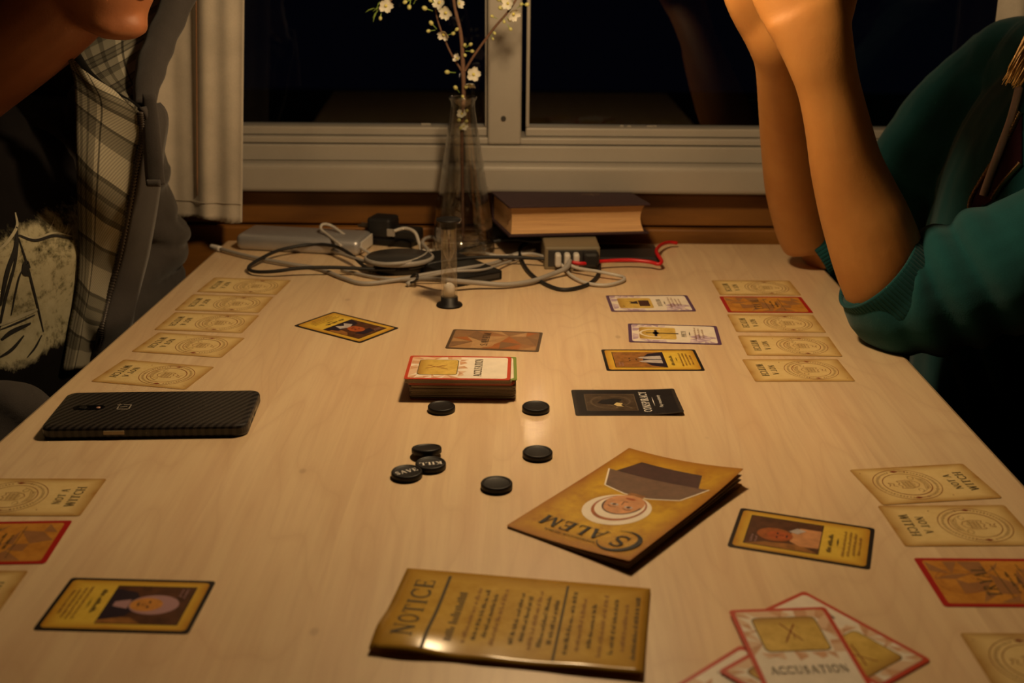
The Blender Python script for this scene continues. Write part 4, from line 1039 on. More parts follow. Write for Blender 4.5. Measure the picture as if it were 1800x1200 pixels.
blossom(902, 24, -.018, (.4, -.8, -.4), 1.1); blossom(893, 6, -.02, (-.2, -1, .1), 1.0); blossom(678, 10, -.014, (.2, -.9, -.1), 1.1); blossom(812, 200, -.002, (-.2, -.9, .3), .8); blossom(815, 222, -.002, (.3, -.9, .1), .7)
for q in ((791, 127, 0, (-1, -.3, .1), 1.1), (803, 157, -.004, (-.4, -.6, .6), 1.1), (818, 155, -.003, (.3, -.6, .5), 1.0), (813, 168, -.002, (.1, -.8, -.2), .8), (815, 82, 0, (.4, -.5, .6), .9), (824, 80, 0, (.8, -.3, .5), .9),
          (826, 90, 0, (1, -.3, 0), .9), (816, 95, 0, (.3, -.8, -.4), .9), (761, 44, 0, (-.6, -.4, .7), 1.1), (757, 54, 0, (-1, -.4, -.1), .9), (793, 60, 0, (1, -.4, .3), .9), (800, 54, 0, (.8, -.3, .6), .9),
          (751, 16, 0, (-.8, -.5, .3), 1.2), (760, 3, 0, (-.8, -.5, .5), .9), (720, 8, -.006, (-.1, -.6, -.8), 1.1), (716, 2, -.006, (-.8, -.4, -.3), 1.0), (730, 0, -.006, (.4, -.4, .8), .9), (880, 2, -.016, (-.6, -.4, .6), 1.2), (885, 14, -.016, (-.9, -.4, .1), 1.1),
          (868, 30, -.012, (-.8, -.4, .4), .8), (895, 48, -.016, (.6, -.5, -.7), .9), (885, 35, -.016, (.3, -.6, -.8), .8), (893, 33, -.016, (.7, -.5, -.5), .8), (867, 56, -.012, (.6, -.5, -.6), .8), (865, 66, -.012, (.5, -.5, -.8), .6), (922, 8, -.018, (1, -.3, 0), 1.0), (914, 10, -.018, (.5, -.5, .5), .9),
          (669, 28, -.012, (-.1, -.4, -.9), .9), (809, 210, -.002, (-.4, -.9, -.1), 1.0), (818, 213, -.002, (.5, -.8, .1), .9), (811, 224, -.002, (-.3, -.9, -.2), .9), (820, 195, -.002, (.3, -.9, .3), .8)):
    bud(*q)
for q in ((672, 10, (-.8, 0, -.5)), (668, 16, (-.7, -.1, -.8)), (663, 20, (-.4, 0, -1)), (660, 14, (-.9, -.2, -.4)), (668, 2, (-.3, 0, -.9))):
    o = link(bpy.data.objects.new('leaf', lf), br); o.location = wp(q[0], q[1], -.012); o.rotation_euler = Vector(q[2]).to_track_quat('Z', 'Y').to_euler()

# ---------------------------------------------------------------- BOOK on the clutter
b0, b1 = G(900, 416.5, .029), G(1139, 411, .029); bdir = (b1-b0); bdir.z = 0; BL = bdir.length; bdir.normalize(); bn = Vector((-bdir.y, bdir.x, 0))
bkc = empty('thick_book', (b0.x, b0.y, TZ+.029), math.atan2(bdir.y, bdir.x)); tag(bkc, 'thick maroon hardback book lying on the power strip by the window', 'book')
BD = .090; BT = .037
sk = -.14                                                                  # the block leans: left end shifted
def bookbox(name, x0, x1, y0, y1, z0, z1, mat, bev=.0006, shear=sk):
    me = box_me(name, x0, x1, y0, y1, z0, z1, bev)
    for v in me.vertices: v.co.x += shear*v.co.y
    return mobj(name, me, mat, bkc)
bookbox('back_cover', -.004, BL+.001, -.001, BD, 0, .0026, M['bookcover']); bookbox('front_cover', -.004, BL+.001, -.001, BD, BT-.0026, BT, M['bookcover'])
# page block with a hollowed fore-edge facing the table
V = []; F = []; nz, nx = 12, 2
for i, xx in enumerate((.0, BL-.004)):
    for k in range(nz+1):
        z_ = .0026+(BT-.0052)*k/nz; c_ = .0045*math.sin(PI*k/nz)
        V.append((xx+sk*(.004+c_)+(-.003*math.sin(PI*k/nz) if i else .002*math.sin(PI*k/nz)), .004+c_, z_))
    for k in range(nz+1): V.append((xx+sk*(BD-.004), BD-.004, .0026+(BT-.0052)*k/nz))
n1 = nz+1
for k in range(nz):
    F += [(k, 2*n1+k, 2*n1+k+1, k+1), (k, k+1, n1+k+1, n1+k), (2*n1+k, 3*n1+k, 3*n1+k+1, 2*n1+k+1), (n1+k, n1+k+1, 3*n1+k+1, 3*n1+k)]
F += [tuple([0, n1, 3*n1, 2*n1]), tuple([nz, 2*n1+nz, 3*n1+nz, n1+nz])]
me = pyd('page_block', V, F); bm = bmesh.new(); bm.from_mesh(me); bmesh.ops.recalc_face_normals(bm, faces=bm.faces); bm.to_mesh(me); bm.free()
mobj('page_block', me, M['pages'], bkc)
bookbox('spine', -.002, BL, BD-.003, BD+.002, 0, BT, M['bookcover'], .001)
D = Draw(); D.stroke('g', [(0, 0), (8, 4), (16, 5), (24, 3)], 1.2); D.stroke('g', [(6, -4), (14, -2), (22, -3)], 1.0); D.stroke('g', [(12, 5), (14, -8)], 1.0)
nm, me, mt = layers_to_meshes(D, [('g', 'gilt_mark', 'gilt')], BT)[0]; o = link(bpy.data.objects.new('gilt_mark', me), bkc); o.location = (BL*.56, BD*.62, 0)

# ---------------------------------------------------------------- GADGETS
pb0, pb1 = G(414, 440, 0), G(632, 452, 0); d_ = pb1-pb0; pa = math.atan2(d_.y, d_.x)
pb = empty('power_bank', (pb0.x, pb0.y, TZ), pa); tag(pb, 'silver aluminium power bank lying by the curtain', 'power bank')
Lp = d_.length
me = box_me('body', 0, Lp, 0, .058, 0, .0200, .0078, 5); mobj('body', me, M['silver'], pb, True)
mobj('end_cap', box_me('end_cap', Lp-.0004, Lp+.0012, .006, .052, .003, .017, .0008), M['whitepl'], pb)
def devbox(name, corner, ang_, sx, sy, z0, z1, mat, label, cat, bev=.002, pname='body'):
    r_ = empty(name, (corner.x, corner.y, TZ), ang_); tag(r_, label, cat)
    mobj(pname, box_me(pname, 0, sx, 0, sy, z0, z1, bev, 3), mat, r_); return r_
c0 = G(800, 506, 0); hd = devbox('flat_box', c0, rz(31), .062, .115, 0, .011, M['black'], 'flat black box lying under the cables behind the sand timer', 'box', .0018)
hd.rotation_euler.z = rz(34); hd.location = (c0.x-.0, c0.y, TZ)
mobj('label_strip', box_me('label_strip', .004, .058, -.0002, .0004, .003, .008, .0001, 1), M['darkgrey'], hd)
# wall-plug adapter with prongs
ad = empty('plug_adapter', G(690, 436, .0), rz(-17)); ad.location = G(682, 434, 0); tag(ad, 'black plug adapter lying beside the silver power bank', 'adapter')
mobj('body', box_me('body', -.030, .002, .004, .036, .008, .034, .004), M['blackrub'], ad); mobj('cable_end', box_me('cable_end', .001, .036, .008, .032, .006, .022, .004), M['blackrub'], ad)
mobj('rating_label', box_me('rating_label', -.002, .008, .0020, .0045, .013, .022, .0004), M['greycable'], ad); mobj('base', box_me('base', -.034, .030, .002, .036, 0, .009, .002), M['black'], ad)
for q in (.012, .022): mobj('prong', lathe('prong', [(0, 0), (.002, 0), (.002, .016), (0, .017)], 12), M['steel'], ad).matrix_local = Matrix.Translation((-.030, .004+q, .020)) @ Matrix.Rotation(-PI/2, 4, 'Y')
# oval charging pad
pc = G(702, 466, .006); pd = empty('charging_pad', (pc.x, pc.y, TZ), rz(8)); tag(pd, 'oval dark charging pad with a pale rim among the cables', 'charger')
o = mobj('pad', lathe('pad', [(0, .010), (.028, .010), (.033, .0125), (.034, .0165), (.032, .0185), (0, .0190)], 44), M['darkgrey'], pd, True); o.scale = (1.12, .9, 1)
o = mobj('rim', lathe('rim', [(.0335, .0115), (.0355, .0125), (.0360, .0150), (.0352, .0170), (.0335, .0175)], 44, True), M['greycable'], pd, True); o.scale = (1.12, .9, 1)
o = mobj('foot', lathe('foot', [(0, 0), (.026, 0), (.027, .010), (0, .0105)], 40), M['blackrub'], pd, True); o.scale = (1.12, .9, 1)
# power strip under the book, with plugs
h0 = G(957, 474, 0); hb = empty('power_strip', (h0.x, h0.y, TZ), rz(2)); tag(hb, 'beige socket strip with white and black plugs under the maroon book', 'power strip')
mobj('body', box_me('body', 0, .064, 0, .090, 0, .0270, .002), M['beige'], hb); mobj('recess', box_me('recess', .004, .060, -.0008, .002, .004, .0235, .0006), M['darkgrey'], hb)
for k, xx in enumerate((.0150, .0255, .0360)):
    mobj('plug', box_me('plug', xx-.0036, xx+.0036, -.013, .0005, .006, .0215, .0026), M['whitepl'], hb)
mobj('black_plug', box_me('black_plug', .0435, .062, -.014, .0005, .006, .0235, .004), M['blackrub'], hb)
# flat black thing and dark tablet behind
lt0 = G(1040, 462, 0); devbox('tablet', lt0, rz(1.5), .083, .065, 0, .0065, plain('slate_metal', (.05, .048, .05, 1), .3, metal=.5), 'flat dark grey tablet lying behind the red cable', 'tablet', .0022)
mc = G(890, 424, 0); mz = empty('mains_plug', (mc.x-.012, mc.y-.012, TZ), rz(12)); tag(mz, 'black mains plug lying under the left end of the book', 'plug')
mobj('body', box_me('body', -.010, .070, 0, .05, .004, .0265, .006), M['blackrub'], mz); mobj('grip', box_me('grip', .066, .086, .012, .036, .008, .020, .003), M['black'], mz)

# ---------------------------------------------------------------- CABLES
def cable(name, pts, r, mat, label, group='loose cables by the window', ends=None):
    P_ = [G(a, b, c) for a, b, c in pts]
    root = empty(name, (P_[0].x, P_[0].y, TZ)); tag(root, label, 'cable', group)
    L_ = [p-root.location for p in P_]
    tube('cord', L_, r, 9, 7, M[mat], root)
    for e in ends or []:
        i, nm, ln, rr, mk = e
        a = L_[0] if i == 0 else L_[-1]; b = L_[1] if i == 0 else L_[-2]; dn = (a-b).normalized()
        tube(nm, [a-dn*.002, a+dn*ln*.5, a+dn*ln], [rr, rr*1.05, rr*.95], 12, 3, M[mk], root)
    return root
cable('usb_cable', [(386, 437, .004), (440, 451, .004), (510, 464, .004), (560, 472, .003), (602, 488, .003), (640, 498, .003), (700, 491, .004), (760, 480, .009), (820, 471, .013), (870, 462, .006), (905, 447, .004), (940, 438, .006)], .0023, 'greycable', 'grey cable with a silver plug sticking out over the left table corner', ends=[(0, 'plug', .016, .0034, 'whitepl')])
cable('black_cable', [(655, 478, .004), (640, 468, .008), (612, 444, .012), (585, 432, .014), (545, 430, .012), (490, 440, .010), (452, 458, .008), (437, 470, .005), (447, 477, .005), (480, 477, .007), (530, 471, .010), (590, 470, .010), (660, 473, .008), (720, 471, .008), (775, 460, .012), (830, 453, .012), (900, 452, .010), (960, 455, .010), (1040, 458, .009)], .0021, 'blackrub', 'black cable making a wide loop over the left of the table end')
cable('black_cable', [(795, 448, .008), (830, 433, .009), (870, 424, .012), (905, 421, .014), (940, 424, .018), (985, 418, .022), (1035, 424, .024), (1048, 440, .018), (1053, 465, .006), (1050, 485, .003), (1030, 501, .0025), (990, 509, .0025), (955, 497, .0025), (930, 478, .003), (916, 455, .004), (914, 436, .006), (930, 424, .010)], .0022, 'blackrub', 'black cable making a round loop in front of the book')
cable('white_cable', [(600, 432, .018), (575, 412, .022), (564, 402, .026), (568, 394, .030), (585, 398, .026), (620, 424, .014), (648, 444, .008), (668, 448, .008)], .0018, 'whitecable', 'white cable looping up over the silver power bank', ends=[(1, 'plug', .010, .0026, 'whitepl')])
cable('white_cable', [(692, 406, .026), (712, 401, .028), (729, 408, .025), (736, 425, .016), (739, 440, .008), (722, 440, .006)], .0020, 'whitecable', 'white cable arching out of the black plug adapter')
cable('grey_cable', [(560, 430, .004), (600, 446, .008), (640, 459, .012), (670, 464, .016), (715, 461, .017), (745, 450, .017), (752, 440, .016), (743, 428, .016), (748, 419, .016), (765, 417, .012), (785, 424, .005)], .0022, 'greycable', 'grey cable wrapped around the charging pad')
cable('white_cable', [(735, 440, .004), (790, 441, .004), (840, 443, .004), (880, 450, .004), (930, 446, .005), (960, 452, .010)], .0020, 'whitecable', 'white cable running straight behind the sand timer')
cable('grey_cable', [(715, 500, .003), (735, 491, .008), (780, 492, .014), (840, 497, .008), (890, 500, .005), (935, 494, .005), (970, 482, .006), (995, 471, .010), (1002, 458, .014)], .0028, 'greycable', 'thick grey cable running from the sand timer to the plugs')
cable('grey_cable', [(600, 474, .003), (660, 487, .003), (720, 491, .005), (790, 478, .015), (850, 474, .013), (885, 463, .006), (920, 452, .004)], .0017, 'greycable', 'thin grey cable lying over the flat black box')
cable('white_cable', [(976, 456, .012), (990, 468, .006), (1004, 484, .004), (1030, 497, .003), (1065, 501, .003), (1093, 494, .003), (1097, 488, .003), (1085, 484, .006), (1050, 477, .008), (1015, 471, .008), (995, 462, .012)], .0019, 'whitecable', 'thin white cable making a flat loop in front of the plugs')
cable('red_cable', [(1006, 461, .012), (1025, 463, .011), (1060, 459, .010), (1105, 457, .010), (1140, 460, .009), (1157, 464, .008), (1163, 459, .010), (1157, 449, .012), (1154, 440, .012), (1161, 431, .010), (1175, 426, .008), (1190, 427, .006)], .0022, 'red', 'red cable running right from the plugs and bending up to the wall')
cable('twist_tie', [(722, 487, .006), (732, 481, .011), (734, 488, .012), (728, 495, .007), (716, 497, .004)], .0014, 'blackrub', 'short black tie holding the grey cables together')

# ---------------------------------------------------------------- PEOPLE
from mathutils.bvhtree import BVHTree
def V3(x, y, z): return Vector((x, y, TZ+z))
def fbm(p, s): return mnoise.noise(p*s)+.5*mnoise.noise(p*s*2.1)+.25*mnoise.noise(p*s*4.3)
def folds(axis, freq, amp, seed=0, region=None, fine=.0006):
    """soft cloth folds running across an axis"""
    axis = Vector(axis).normalized()
    def f(co):
        out = np.zeros(len(co))
        for i, c in enumerate(co):
            p = Vector(c); w = 1.0 if region is None else region(p)
            a = p.dot(axis)+.03*fbm(p+Vector((seed, 0, 0)), 9)
            r = math.sin(a*freq+2.2*mnoise.noise(p*7+Vector((seed, 3, 1))))
            out[i] = w*amp*(abs(r)**.7*(1 if r > 0 else -1))*(.55+.6*mnoise.noise(p*13+Vector((0, seed, 0))))+fine*fbm(p, 60)
        return out
    return f
def finger(base, d0, bend_axis, lens, bends, r):
    pts = [base-d0*.012, base]; d = d0.copy(); rot = 0; rad = [r*1.05, r*1.08]
    p = base.copy()
    for k, (l, b) in enumerate(zip(lens, bends)):
        d = Matrix.Rotation(b, 3, bend_axis) @ d; p = p+d*l*.5; pts.append(p.copy()); rad.append(r*(.98-.08*k)); p = p+d*l*.5; pts.append(p.copy()); rad.append(r*(1.0-.10*k))
    pts.append(p+d*.003); rad.append(r*.45)
    return loft(pts, rad, 12, 3, tuple(bend_axis))
def hand(wrist, d, back, thumb_side, curl=.6, sc=1.0):
    """d: wrist to knuckles, back: normal of the back of the hand, thumb_side: towards the thumb; returns closed pieces and nail poses"""
    d = d.normalized(); back = (back-d*back.dot(d)).normalized(); th = d.cross(back)
    if th.dot(thumb_side) < 0: th = -th
    ax = th.copy()
    # rotation about ax that carries d towards -back
    if (Matrix.Rotation(.3, 3, ax) @ d).dot(back) > 0: sgn = -1
    else: sgn = 1
    L = .088*sc; P = []
    up = back
    P.append(loft([wrist-d*.012, wrist+d*.012, wrist+d*L*.35, wrist+d*L*.7-back*.002, wrist+d*L], [(.021*sc, .016*sc), (.0265*sc, .0185*sc), (.036*sc, .0175*sc), (.041*sc, .0155*sc), (.039*sc, .012*sc)], 18, 4, tuple(up)))
    offs = [.030, .010, -.010, -.028]; Ls = [(.043, .026, .020), (.047, .030, .021), (.043, .028, .020), (.034, .020, .018)]; ks = [.96, 1.02, .98, .90]
    for o, l, k in zip(offs, Ls, ks):
        b = wrist+d*L*k+ax*o*sc
        P.append(finger(b, (d+ax*o*2.0).normalized(), ax, [q*sc for q in l], [sgn*curl*.8, sgn*curl*1.1, sgn*curl*.8], .0086*sc))
    tb = wrist+d*L*.28+ax*.026*sc-back*.008
    td = (d*.62+ax*.62-back*.45).normalized()
    P.append(loft([wrist+d*.010+ax*.012*sc-back*.006, tb, tb+td*.034*sc], [.016*sc, .0165*sc, .012*sc], 12, 4, tuple(back)))
    P.append(finger(tb+td*.026*sc, td, back, [.036*sc, .028*sc], [sgn*.15, sgn*.25], .0102*sc))
    return P
def head_pieces(org, R, s=1.0):
    T = lambda q: org+R @ (Vector(q)*s)
    P = []
    key = [(-.107, .066, .012, .016), (-.099, .060, .030, .030), (-.085, .045, .042, .040), (-.062, .034, .061, .053), (-.030, .022, .074, .063), (.010, .012, .086, .070), (.05, .004, .094, .075), (.085, -.004, .088, .070), (.110, -.008, .066, .054), (.124, -.01, .03, .026)]
    v = []; f = []; n = 28
    zc = catmull([Vector((k[0], k[1], 0)) for k in key], 4); rc = catmull([Vector((k[2], k[3], 0)) for k in key], 4)
    for c, r in zip(zc, rc):
        for k in range(n):
            a = 2*PI*k/n; v.append(T((c.y+r.x*math.cos(a), r.y*math.sin(a), c.x)))
    m = len(zc)
    for i in range(m-1):
        for k in range(n): f.append((i*n+k, i*n+(k+1) % n, (i+1)*n+(k+1) % n, (i+1)*n+k))
    f.append(tuple(range(n-1, -1, -1))); f.append(tuple((m-1)*n+k for k in range(n))); P.append((v, f))
    Rs = R.to_3x3() if hasattr(R, 'to_3x3') else R
    def el(c, r): P.append(ellipsoid(T(c), [q*s for q in r], R))
    el((-.045, 0, .05), (.062, .070, .066))
    P.append(loft([T((.088, 0, .022)), T((.100, 0, .0)), T((.113, 0, -.022)), T((.098, 0, -.030))], [.007*s, .009*s, .013*s, .010*s], 12, 4, (0, 0, 1)))
    for sg in (-1, 1):
        el((.104, sg*.011, -.026), (.010, .008, .007)); el((.079, sg*.033, .032), (.017, .024, .007)); el((.066, sg*.043, -.012), (.022, .020, .020))
        P.append(loft([T((-.004, sg*.068, .03)), T((-.012, sg*.080, .02)), T((-.010, sg*.080, -.01)), T((.002, sg*.070, -.028))], [.009*s, .011*s, .009*s, .006*s], 10, 4, (1, 0, 0)))
    el((.083, 0, -.052), (.014, .021, .0052)); el((.080, 0, -.063), (.014, .019, .0056)); el((.071, 0, -.093), (.022, .022, .0145)); el((.074, 0, -.074), (.010, .02, .005))
    return P, T
def add_face(T, R, s, parent, root, lip=True):
    for sg in (-1, 1):
        me = pyd('eye', *ellipsoid(T((.074, sg*.032, .012)), (.0125*s, .0125*s, .0125*s))); o = mobj('eye', me, M['eye'], parent, True); fromworld(o, root)
        me = pyd('iris', *ellipsoid(T((.0835, sg*.0325, .012)), (.0035*s, .0055*s, .0055*s))); o2 = mobj('iris', me, M['hair_m'], o, True)
def part(name, me, mat, root, smooth=True):
    o = mobj(name, me, M[mat] if isinstance(mat, str) else mat, root, smooth); fromworld(o, root); return o
def sub(name, me, mat, parent):
    return mobj(name, me, M[mat], parent, True)
def uv_grid(name, rows, thick=.003):
    """sheet from rows of world points, with u across and v along"""
    nr, nc = len(rows), len(rows[0]); Vv = [p for r in rows for p in r]; F = []
    for j in range(nr-1):
        for i in range(nc-1): a = j*nc+i; F.append((a, a+1, a+nc+1, a+nc))
    me = pyd(name, Vv, F); uv = me.uv_layers.new(name='uv')
    for p in me.polygons:
        for li in p.loop_indices:
            vi = me.loops[li].vertex_index; uv.data[li].uv = ((vi % nc)/(nc-1), (vi//nc)/(nr-1))
    me.shade_smooth(); return me

# ================= person on the right: green hoodie, elbows on the table
wr = empty('person', V3(.66, 1.20, -.29)); tag(wr, 'person in a green zip hoodie with pushed-up sleeves, elbows on the table, hands raised', 'person')
nf = [Yp(1572, 545, 1.085), Yp(1548, 465, 1.085), Yp(1526, 400, 1.085), Yp(1507, 350, 1.085), Yp(1487, 290, 1.083), Yp(1472, 220, 1.081), Yp(1457, 155, 1.079), Yp(1445, 110, 1.077), Yp(1432, 65, 1.078), Yp(1414, 15, 1.080)]
W1 = Yp(1438, 92, 1.077); W2 = Yp(1372, 78, 1.165)
H1 = Yp(1385, -60, 1.085); H2 = Yp(1322, -70, 1.150)
ff = [Yp(1424, 440, 1.352), Yp(1421, 425, 1.352), Yp(1413, 395, 1.345), Yp(1400, 330, 1.315), Yp(1389, 260, 1.275), Yp(1380, 180, 1.225), Yp(1373, 110, 1.18), Yp(1366, 70, 1.162), Yp(1350, 20, 1.158)]
torso_w = [V3(.61, 1.21, -.30), V3(.575, 1.21, -.1), V3(.575, 1.215, .05), V3(.585, 1.21, .16), V3(.60, 1.20, .245), V3(.605, 1.20, .29)]
nsh, fsh = V3(.62, 1.045, .175), Yp(1775, 150, 1.345)
nel, fel = Yp(1572, 535, 1.085), Yp(1426, 436, 1.352)
Rw = Matrix.Rotation(PI+.10, 3, 'Z') @ Matrix.Rotation(.12, 3, 'Y')
horg = V3(.565, 1.18, .47)
hp, Tw = head_pieces(horg, Rw, .94)
pieces = [loft(nf, [(.038, .038), (.042, .042), (.0405, .040), (.0372, .036), (.0325, .031), (.0292, .027), (.0278, .0235), (.0298, .0215), (.0335, .0200), (.037, .0165)], 20, 5, (0, 1, 0)),
          loft(ff, [(.028, .028), (.031, .031), (.0335, .0335), (.0345, .034), (.031, .031), (.0275, .026), (.0255, .0225), (.0285, .0205), (.033, .017)], 20, 5, (0, 1, 0)),
          loft([nel, Yp(1612, 520, 1.082), Yp(1750, 474, 1.062), nsh+Vector((0, .01, -.01))], [.040, .044, .042, .036], 16, 5), loft([fel, Yp(1480, 408, 1.372), Yp(1540, 358, 1.375), Yp(1612, 298, 1.37), Yp(1700, 200, 1.36), fsh], [.030, .034, .037, .040, .044, .048], 16, 5),
          loft(torso_w, [(.15, .10), (.15, .10), (.155, .105), (.15, .095), (.08, .06), (.05, .05)], 24, 5, (-1, 0, 0)),
          loft([V3(.61, 1.20, .24), V3(.60, 1.195, .32), V3(.58, 1.19, .42)], [.056, .052, .055], 18, 5, (-1, 0, 0)),
          loft([nsh+Vector((0, .02, -.01)), V3(.60, 1.20, .20), fsh], [.036, .055, .045], 16, 5)]
pieces += hp+hand(W1, H1-W1, Vector((-.15, -1, .1)), Vector((1, 0, 0)), .75, .95)+hand(W2, H2-W2, Vector((-.25, 1, .1)), Vector((1, 0, 0)), .55, .95)
body_me = organic('body', pieces, .0030, 12)
body = part('body', body_me, 'skin_f', wr)
add_face(Tw, Rw, .94, wr, wr)
# hoodie
sl = [Yp(1566, 490, 1.085), Yp(1580, 520, 1.085), Yp(1612, 520, 1.082), Yp(1670, 506, 1.075), Yp(1750, 478, 1.062), Yp(1840, 442, 1.05), nsh+Vector((0, 0, .0))]
slr = [.046, .0535, .0580, .0590, .0600, .063, .074]
fs = [Yp(1436, 430, 1.362), Yp(1480, 408, 1.372), Yp(1540, 358, 1.375), Yp(1612, 298, 1.37), Yp(1700, 200, 1.36), fsh]
hood_pieces = [ellipsoid(fsh+Vector((.005, -.01, .005)), (.07, .07, .07)), ellipsoid(fsh.lerp(V3(.60, 1.20, .215), .5)+Vector((.01, 0, .012)), (.085, .085, .082)), loft(sl, slr, 24, 5, (0, 1, 0)), loft(fs, [.040, .047, .054, .0565, .064, .070], 20, 5, (0, 1, 0)),
               loft(torso_w[:5], [(.185, .135), (.182, .132), (.180, .130), (.170, .118), (.100, .085)], 30, 6, (-1, 0, 0)),
               loft([nsh+Vector((0, .02, .01)), V3(.60, 1.20, .205), fsh+Vector((.01, -.03, .012))], [.070, .085, .066], 20, 5),
               loft([V3(.62, 1.09, .23), V3(.69, 1.13, .28), V3(.71, 1.20, .29), V3(.69, 1.27, .28), V3(.62, 1.30, .23)], [.035, .05, .055, .05, .035], 16, 5)]
arm_ax = (Yp(1800, 450, 1.06)-Yp(1580, 520, 1.085)).normalized(); a0 = Yp(1580, 520, 1.085)
def wfold(co):
    out = np.zeros(len(co)); f_ax = (fsh-fel).normalized()
    for i, c in enumerate(co):
        p = Vector(c); near = p.y < 1.15
        if near:
            s = (p-a0).dot(arm_ax); k = math.exp(-((s-.045)/.055)**2); q = mnoise.noise(p*9)
            ph_ = s*150+2.5*q+(p.z-TZ)*26
            out[i] = .0030*math.exp(-((s-.16)/.09)**2)*math.sin(s*60+3*q+(p.z-TZ)*20)+k*.0056*(math.sqrt(math.sin(ph_*.5)**2+.05)*1.9-1.2)+.0022*fbm(p+Vector((3, 0, 0)), 14)
        elif p.y > 1.29:
            s = (p-fel).dot(f_ax); k = math.exp(-((s-.05)/.08)**2)
            out[i] = k*.0042*(math.sqrt(math.sin(s*70+2*mnoise.noise(p*8))**2+.05)*1.9-1.2)+.0035*fbm(p, 12)
        else:
            out[i] = .0045*fbm(Vector((p.x*8, p.y*14, p.z*5)), 1)
    return out
hood_me = organic('hoodie', hood_pieces, .0036, 4, wfold)
hoodie = part('hoodie', hood_me, 'green_fleece', wr)
# ribbed cuffs
def cuff(path, rad, name='cuff', ribs=74, up=(0, 1, 0), amp=.018):
    v, f = loft(path, rad, ribs*6, 5, up, lambda t, a: 1+amp*math.sin(a*ribs)*(1 if .06 < t < .97 else .2), caps=False)
    me = pyd(name, v, f); me.shade_smooth(); o = sub(name, me, 'green_rib', hoodie)
    m = o.modifiers.new('t', 'SOLIDIFY'); m.thickness = .0028; m.offset = -1; return o
cn = (Yp(1600, 408, 1.085)-Yp(1481, 533, 1.085)); cc = Yp(1541, 470, 1.085); cdir = Vector((cn.z, 0, -cn.x)).normalized()
if cdir.x < 0: cdir = -cdir
hl = cn.length/2
cuff([cc, cc+cdir*.010, cc+cdir*.022, cc+cdir*.032, cc+cdir*.040], [(hl, .046), (hl*1.0, .0475), (hl*1.0, .049), (hl*1.02, .051), (hl*.98, .050)])
fc = Yp(1440, 430, 1.362); fd = Vector((.75, .05, .55)).normalized()
cuff([fc-fd*.012, fc, fc+fd*.012, fc+fd*.02], [.040, .0415, .043, .043], 'cuff', 60)
# zip, cord, shirt in the open front
bv = BVHTree.FromPolygons([v.co.copy() for v in hood_me.vertices], [tuple(p.vertices) for p in hood_me.polygons])
def on_front(px, py, off=.003):
    o = Vector((0, 0, TZ+CAMH)); d = ray(px, py).normalized(); h = bv.ray_cast(o, d)
    return (h[0]+h[1]*off) if h[0] is not None else None
def front_line(y_at, pts): return [Yp(a, b, y) for a, b, y in pts]
def zipper(name, pts, r, mk, parent):
    n = 30; P_ = [Vector(p) for p in pts]
    v, f = loft(P_, [(r, r*.6)]*len(P_), 10, n, (0, 1, 0), lambda t, a: 1+.35*math.sin(t*len(P_)*60))
    return sub(name, pyd(name, v, f), mk, parent)
def onf(lst, off=.003, dflt=1.2):
    out = []
    for px, py in lst:
        h = on_front(px, py, off); out.append(h if h is not None and h.y > 1.11 else Yp(px, py, 1.165 if h is not None else dflt))
    return out
zlp = [(1704, 380), (1712, 352), (1730, 318), (1752, 284), (1776, 244), (1798, 200)]
zrp = [(1750, 350), (1764, 328), (1780, 309), (1798, 289)]
def resamp(L, n):
    c = catmull([Vector((a, b, 0)) for a, b in L], 10); return [(c[int(k/(n-1)*(len(c)-1))].x, c[int(k/(n-1)*(len(c)-1))].y) for k in range(n)]
ra, rb_ = resamp(zlp, 12), resamp(zrp, 12)
sh_rows = [onf([(a[0]+(b[0]-a[0])*q/8, a[1]+(b[1]-a[1])*q/8) for q in range(9)], .0012) for a, b in zip(ra, rb_)]
o = part('shirt', uv_grid('shirt', sh_rows), 'maroon_cloth', wr); m = o.modifiers.new('t', 'SOLIDIFY'); m.thickness = .0015; m.offset = 0
zipper('zipper', onf(zlp, .0035), .0024, 'brass', hoodie); zipper('zipper', onf(zrp, .0035), .0026, 'brass', hoodie)
tube('drawcord', onf([(1736, 345), (1748, 310), (1764, 268), (1780, 225), (1790, 190), (1797, 160)], .0055), .0038, 10, 6, M['cord_pink'], hoodie)
# hair: cap on the skull and long locks
hair_p = [ellipsoid(Tw((-.020, 0, .062)), (.098, .084, .078), Rw), ellipsoid(Tw((-.060, 0, .0)), (.05, .07, .085), Rw)]
hair = part('hair', organic('hair', hair_p, .004, 5), 'hair_f', wr)
rh = random.Random(3); HV = []; HF = []
def strand(a, b, bow, r0):
    m1 = a.lerp(b, .35)+bow*.8; m2 = a.lerp(b, .72)+bow*.6+Vector((rh.uniform(-.003, .003), rh.uniform(-.003, .003), 0))
    v, f = loft([a, m1, m2, b], [(r0, r0*.7), (r0*1.1, r0*.75), (r0*.9, r0*.6), (.0003, .0003)], 6, 5, (0, 1, 0)); o_ = len(HV); HV.extend(v); HF.extend(tuple(i+o_ for i in q) for q in f)
for k in range(210):                      # the side that falls past the cheek into view
    q = rh.random(); w = rh.random()
    a0_ = Tw((.030-.085*q+rh.uniform(-.01, .01), .066+.016*w, .045-.03*q)); e = Yp(1768+60*q+rh.uniform(-9, 9), 150-30*abs(q-.3)-30*rh.random()**2+rh.uniform(0, 8), 1.085+.035*w)
    strand(a0_, e, Vector((rh.uniform(-.004, .010), -.012*(1-w), 0)), .0030)
for k in range(240):                      # back and far side
    q = rh.random(); a0_ = Tw((-.02-.085*math.sin(PI*q), .078-.156*q, .03*rh.random()))
    e = V3(.62+.075*math.sin(PI*q), 1.10+.21*q, .235+rh.uniform(-.03, .01)); strand(a0_, e, Vector((.022*math.sin(PI*q), .02*(q-.5), 0)), .0042)
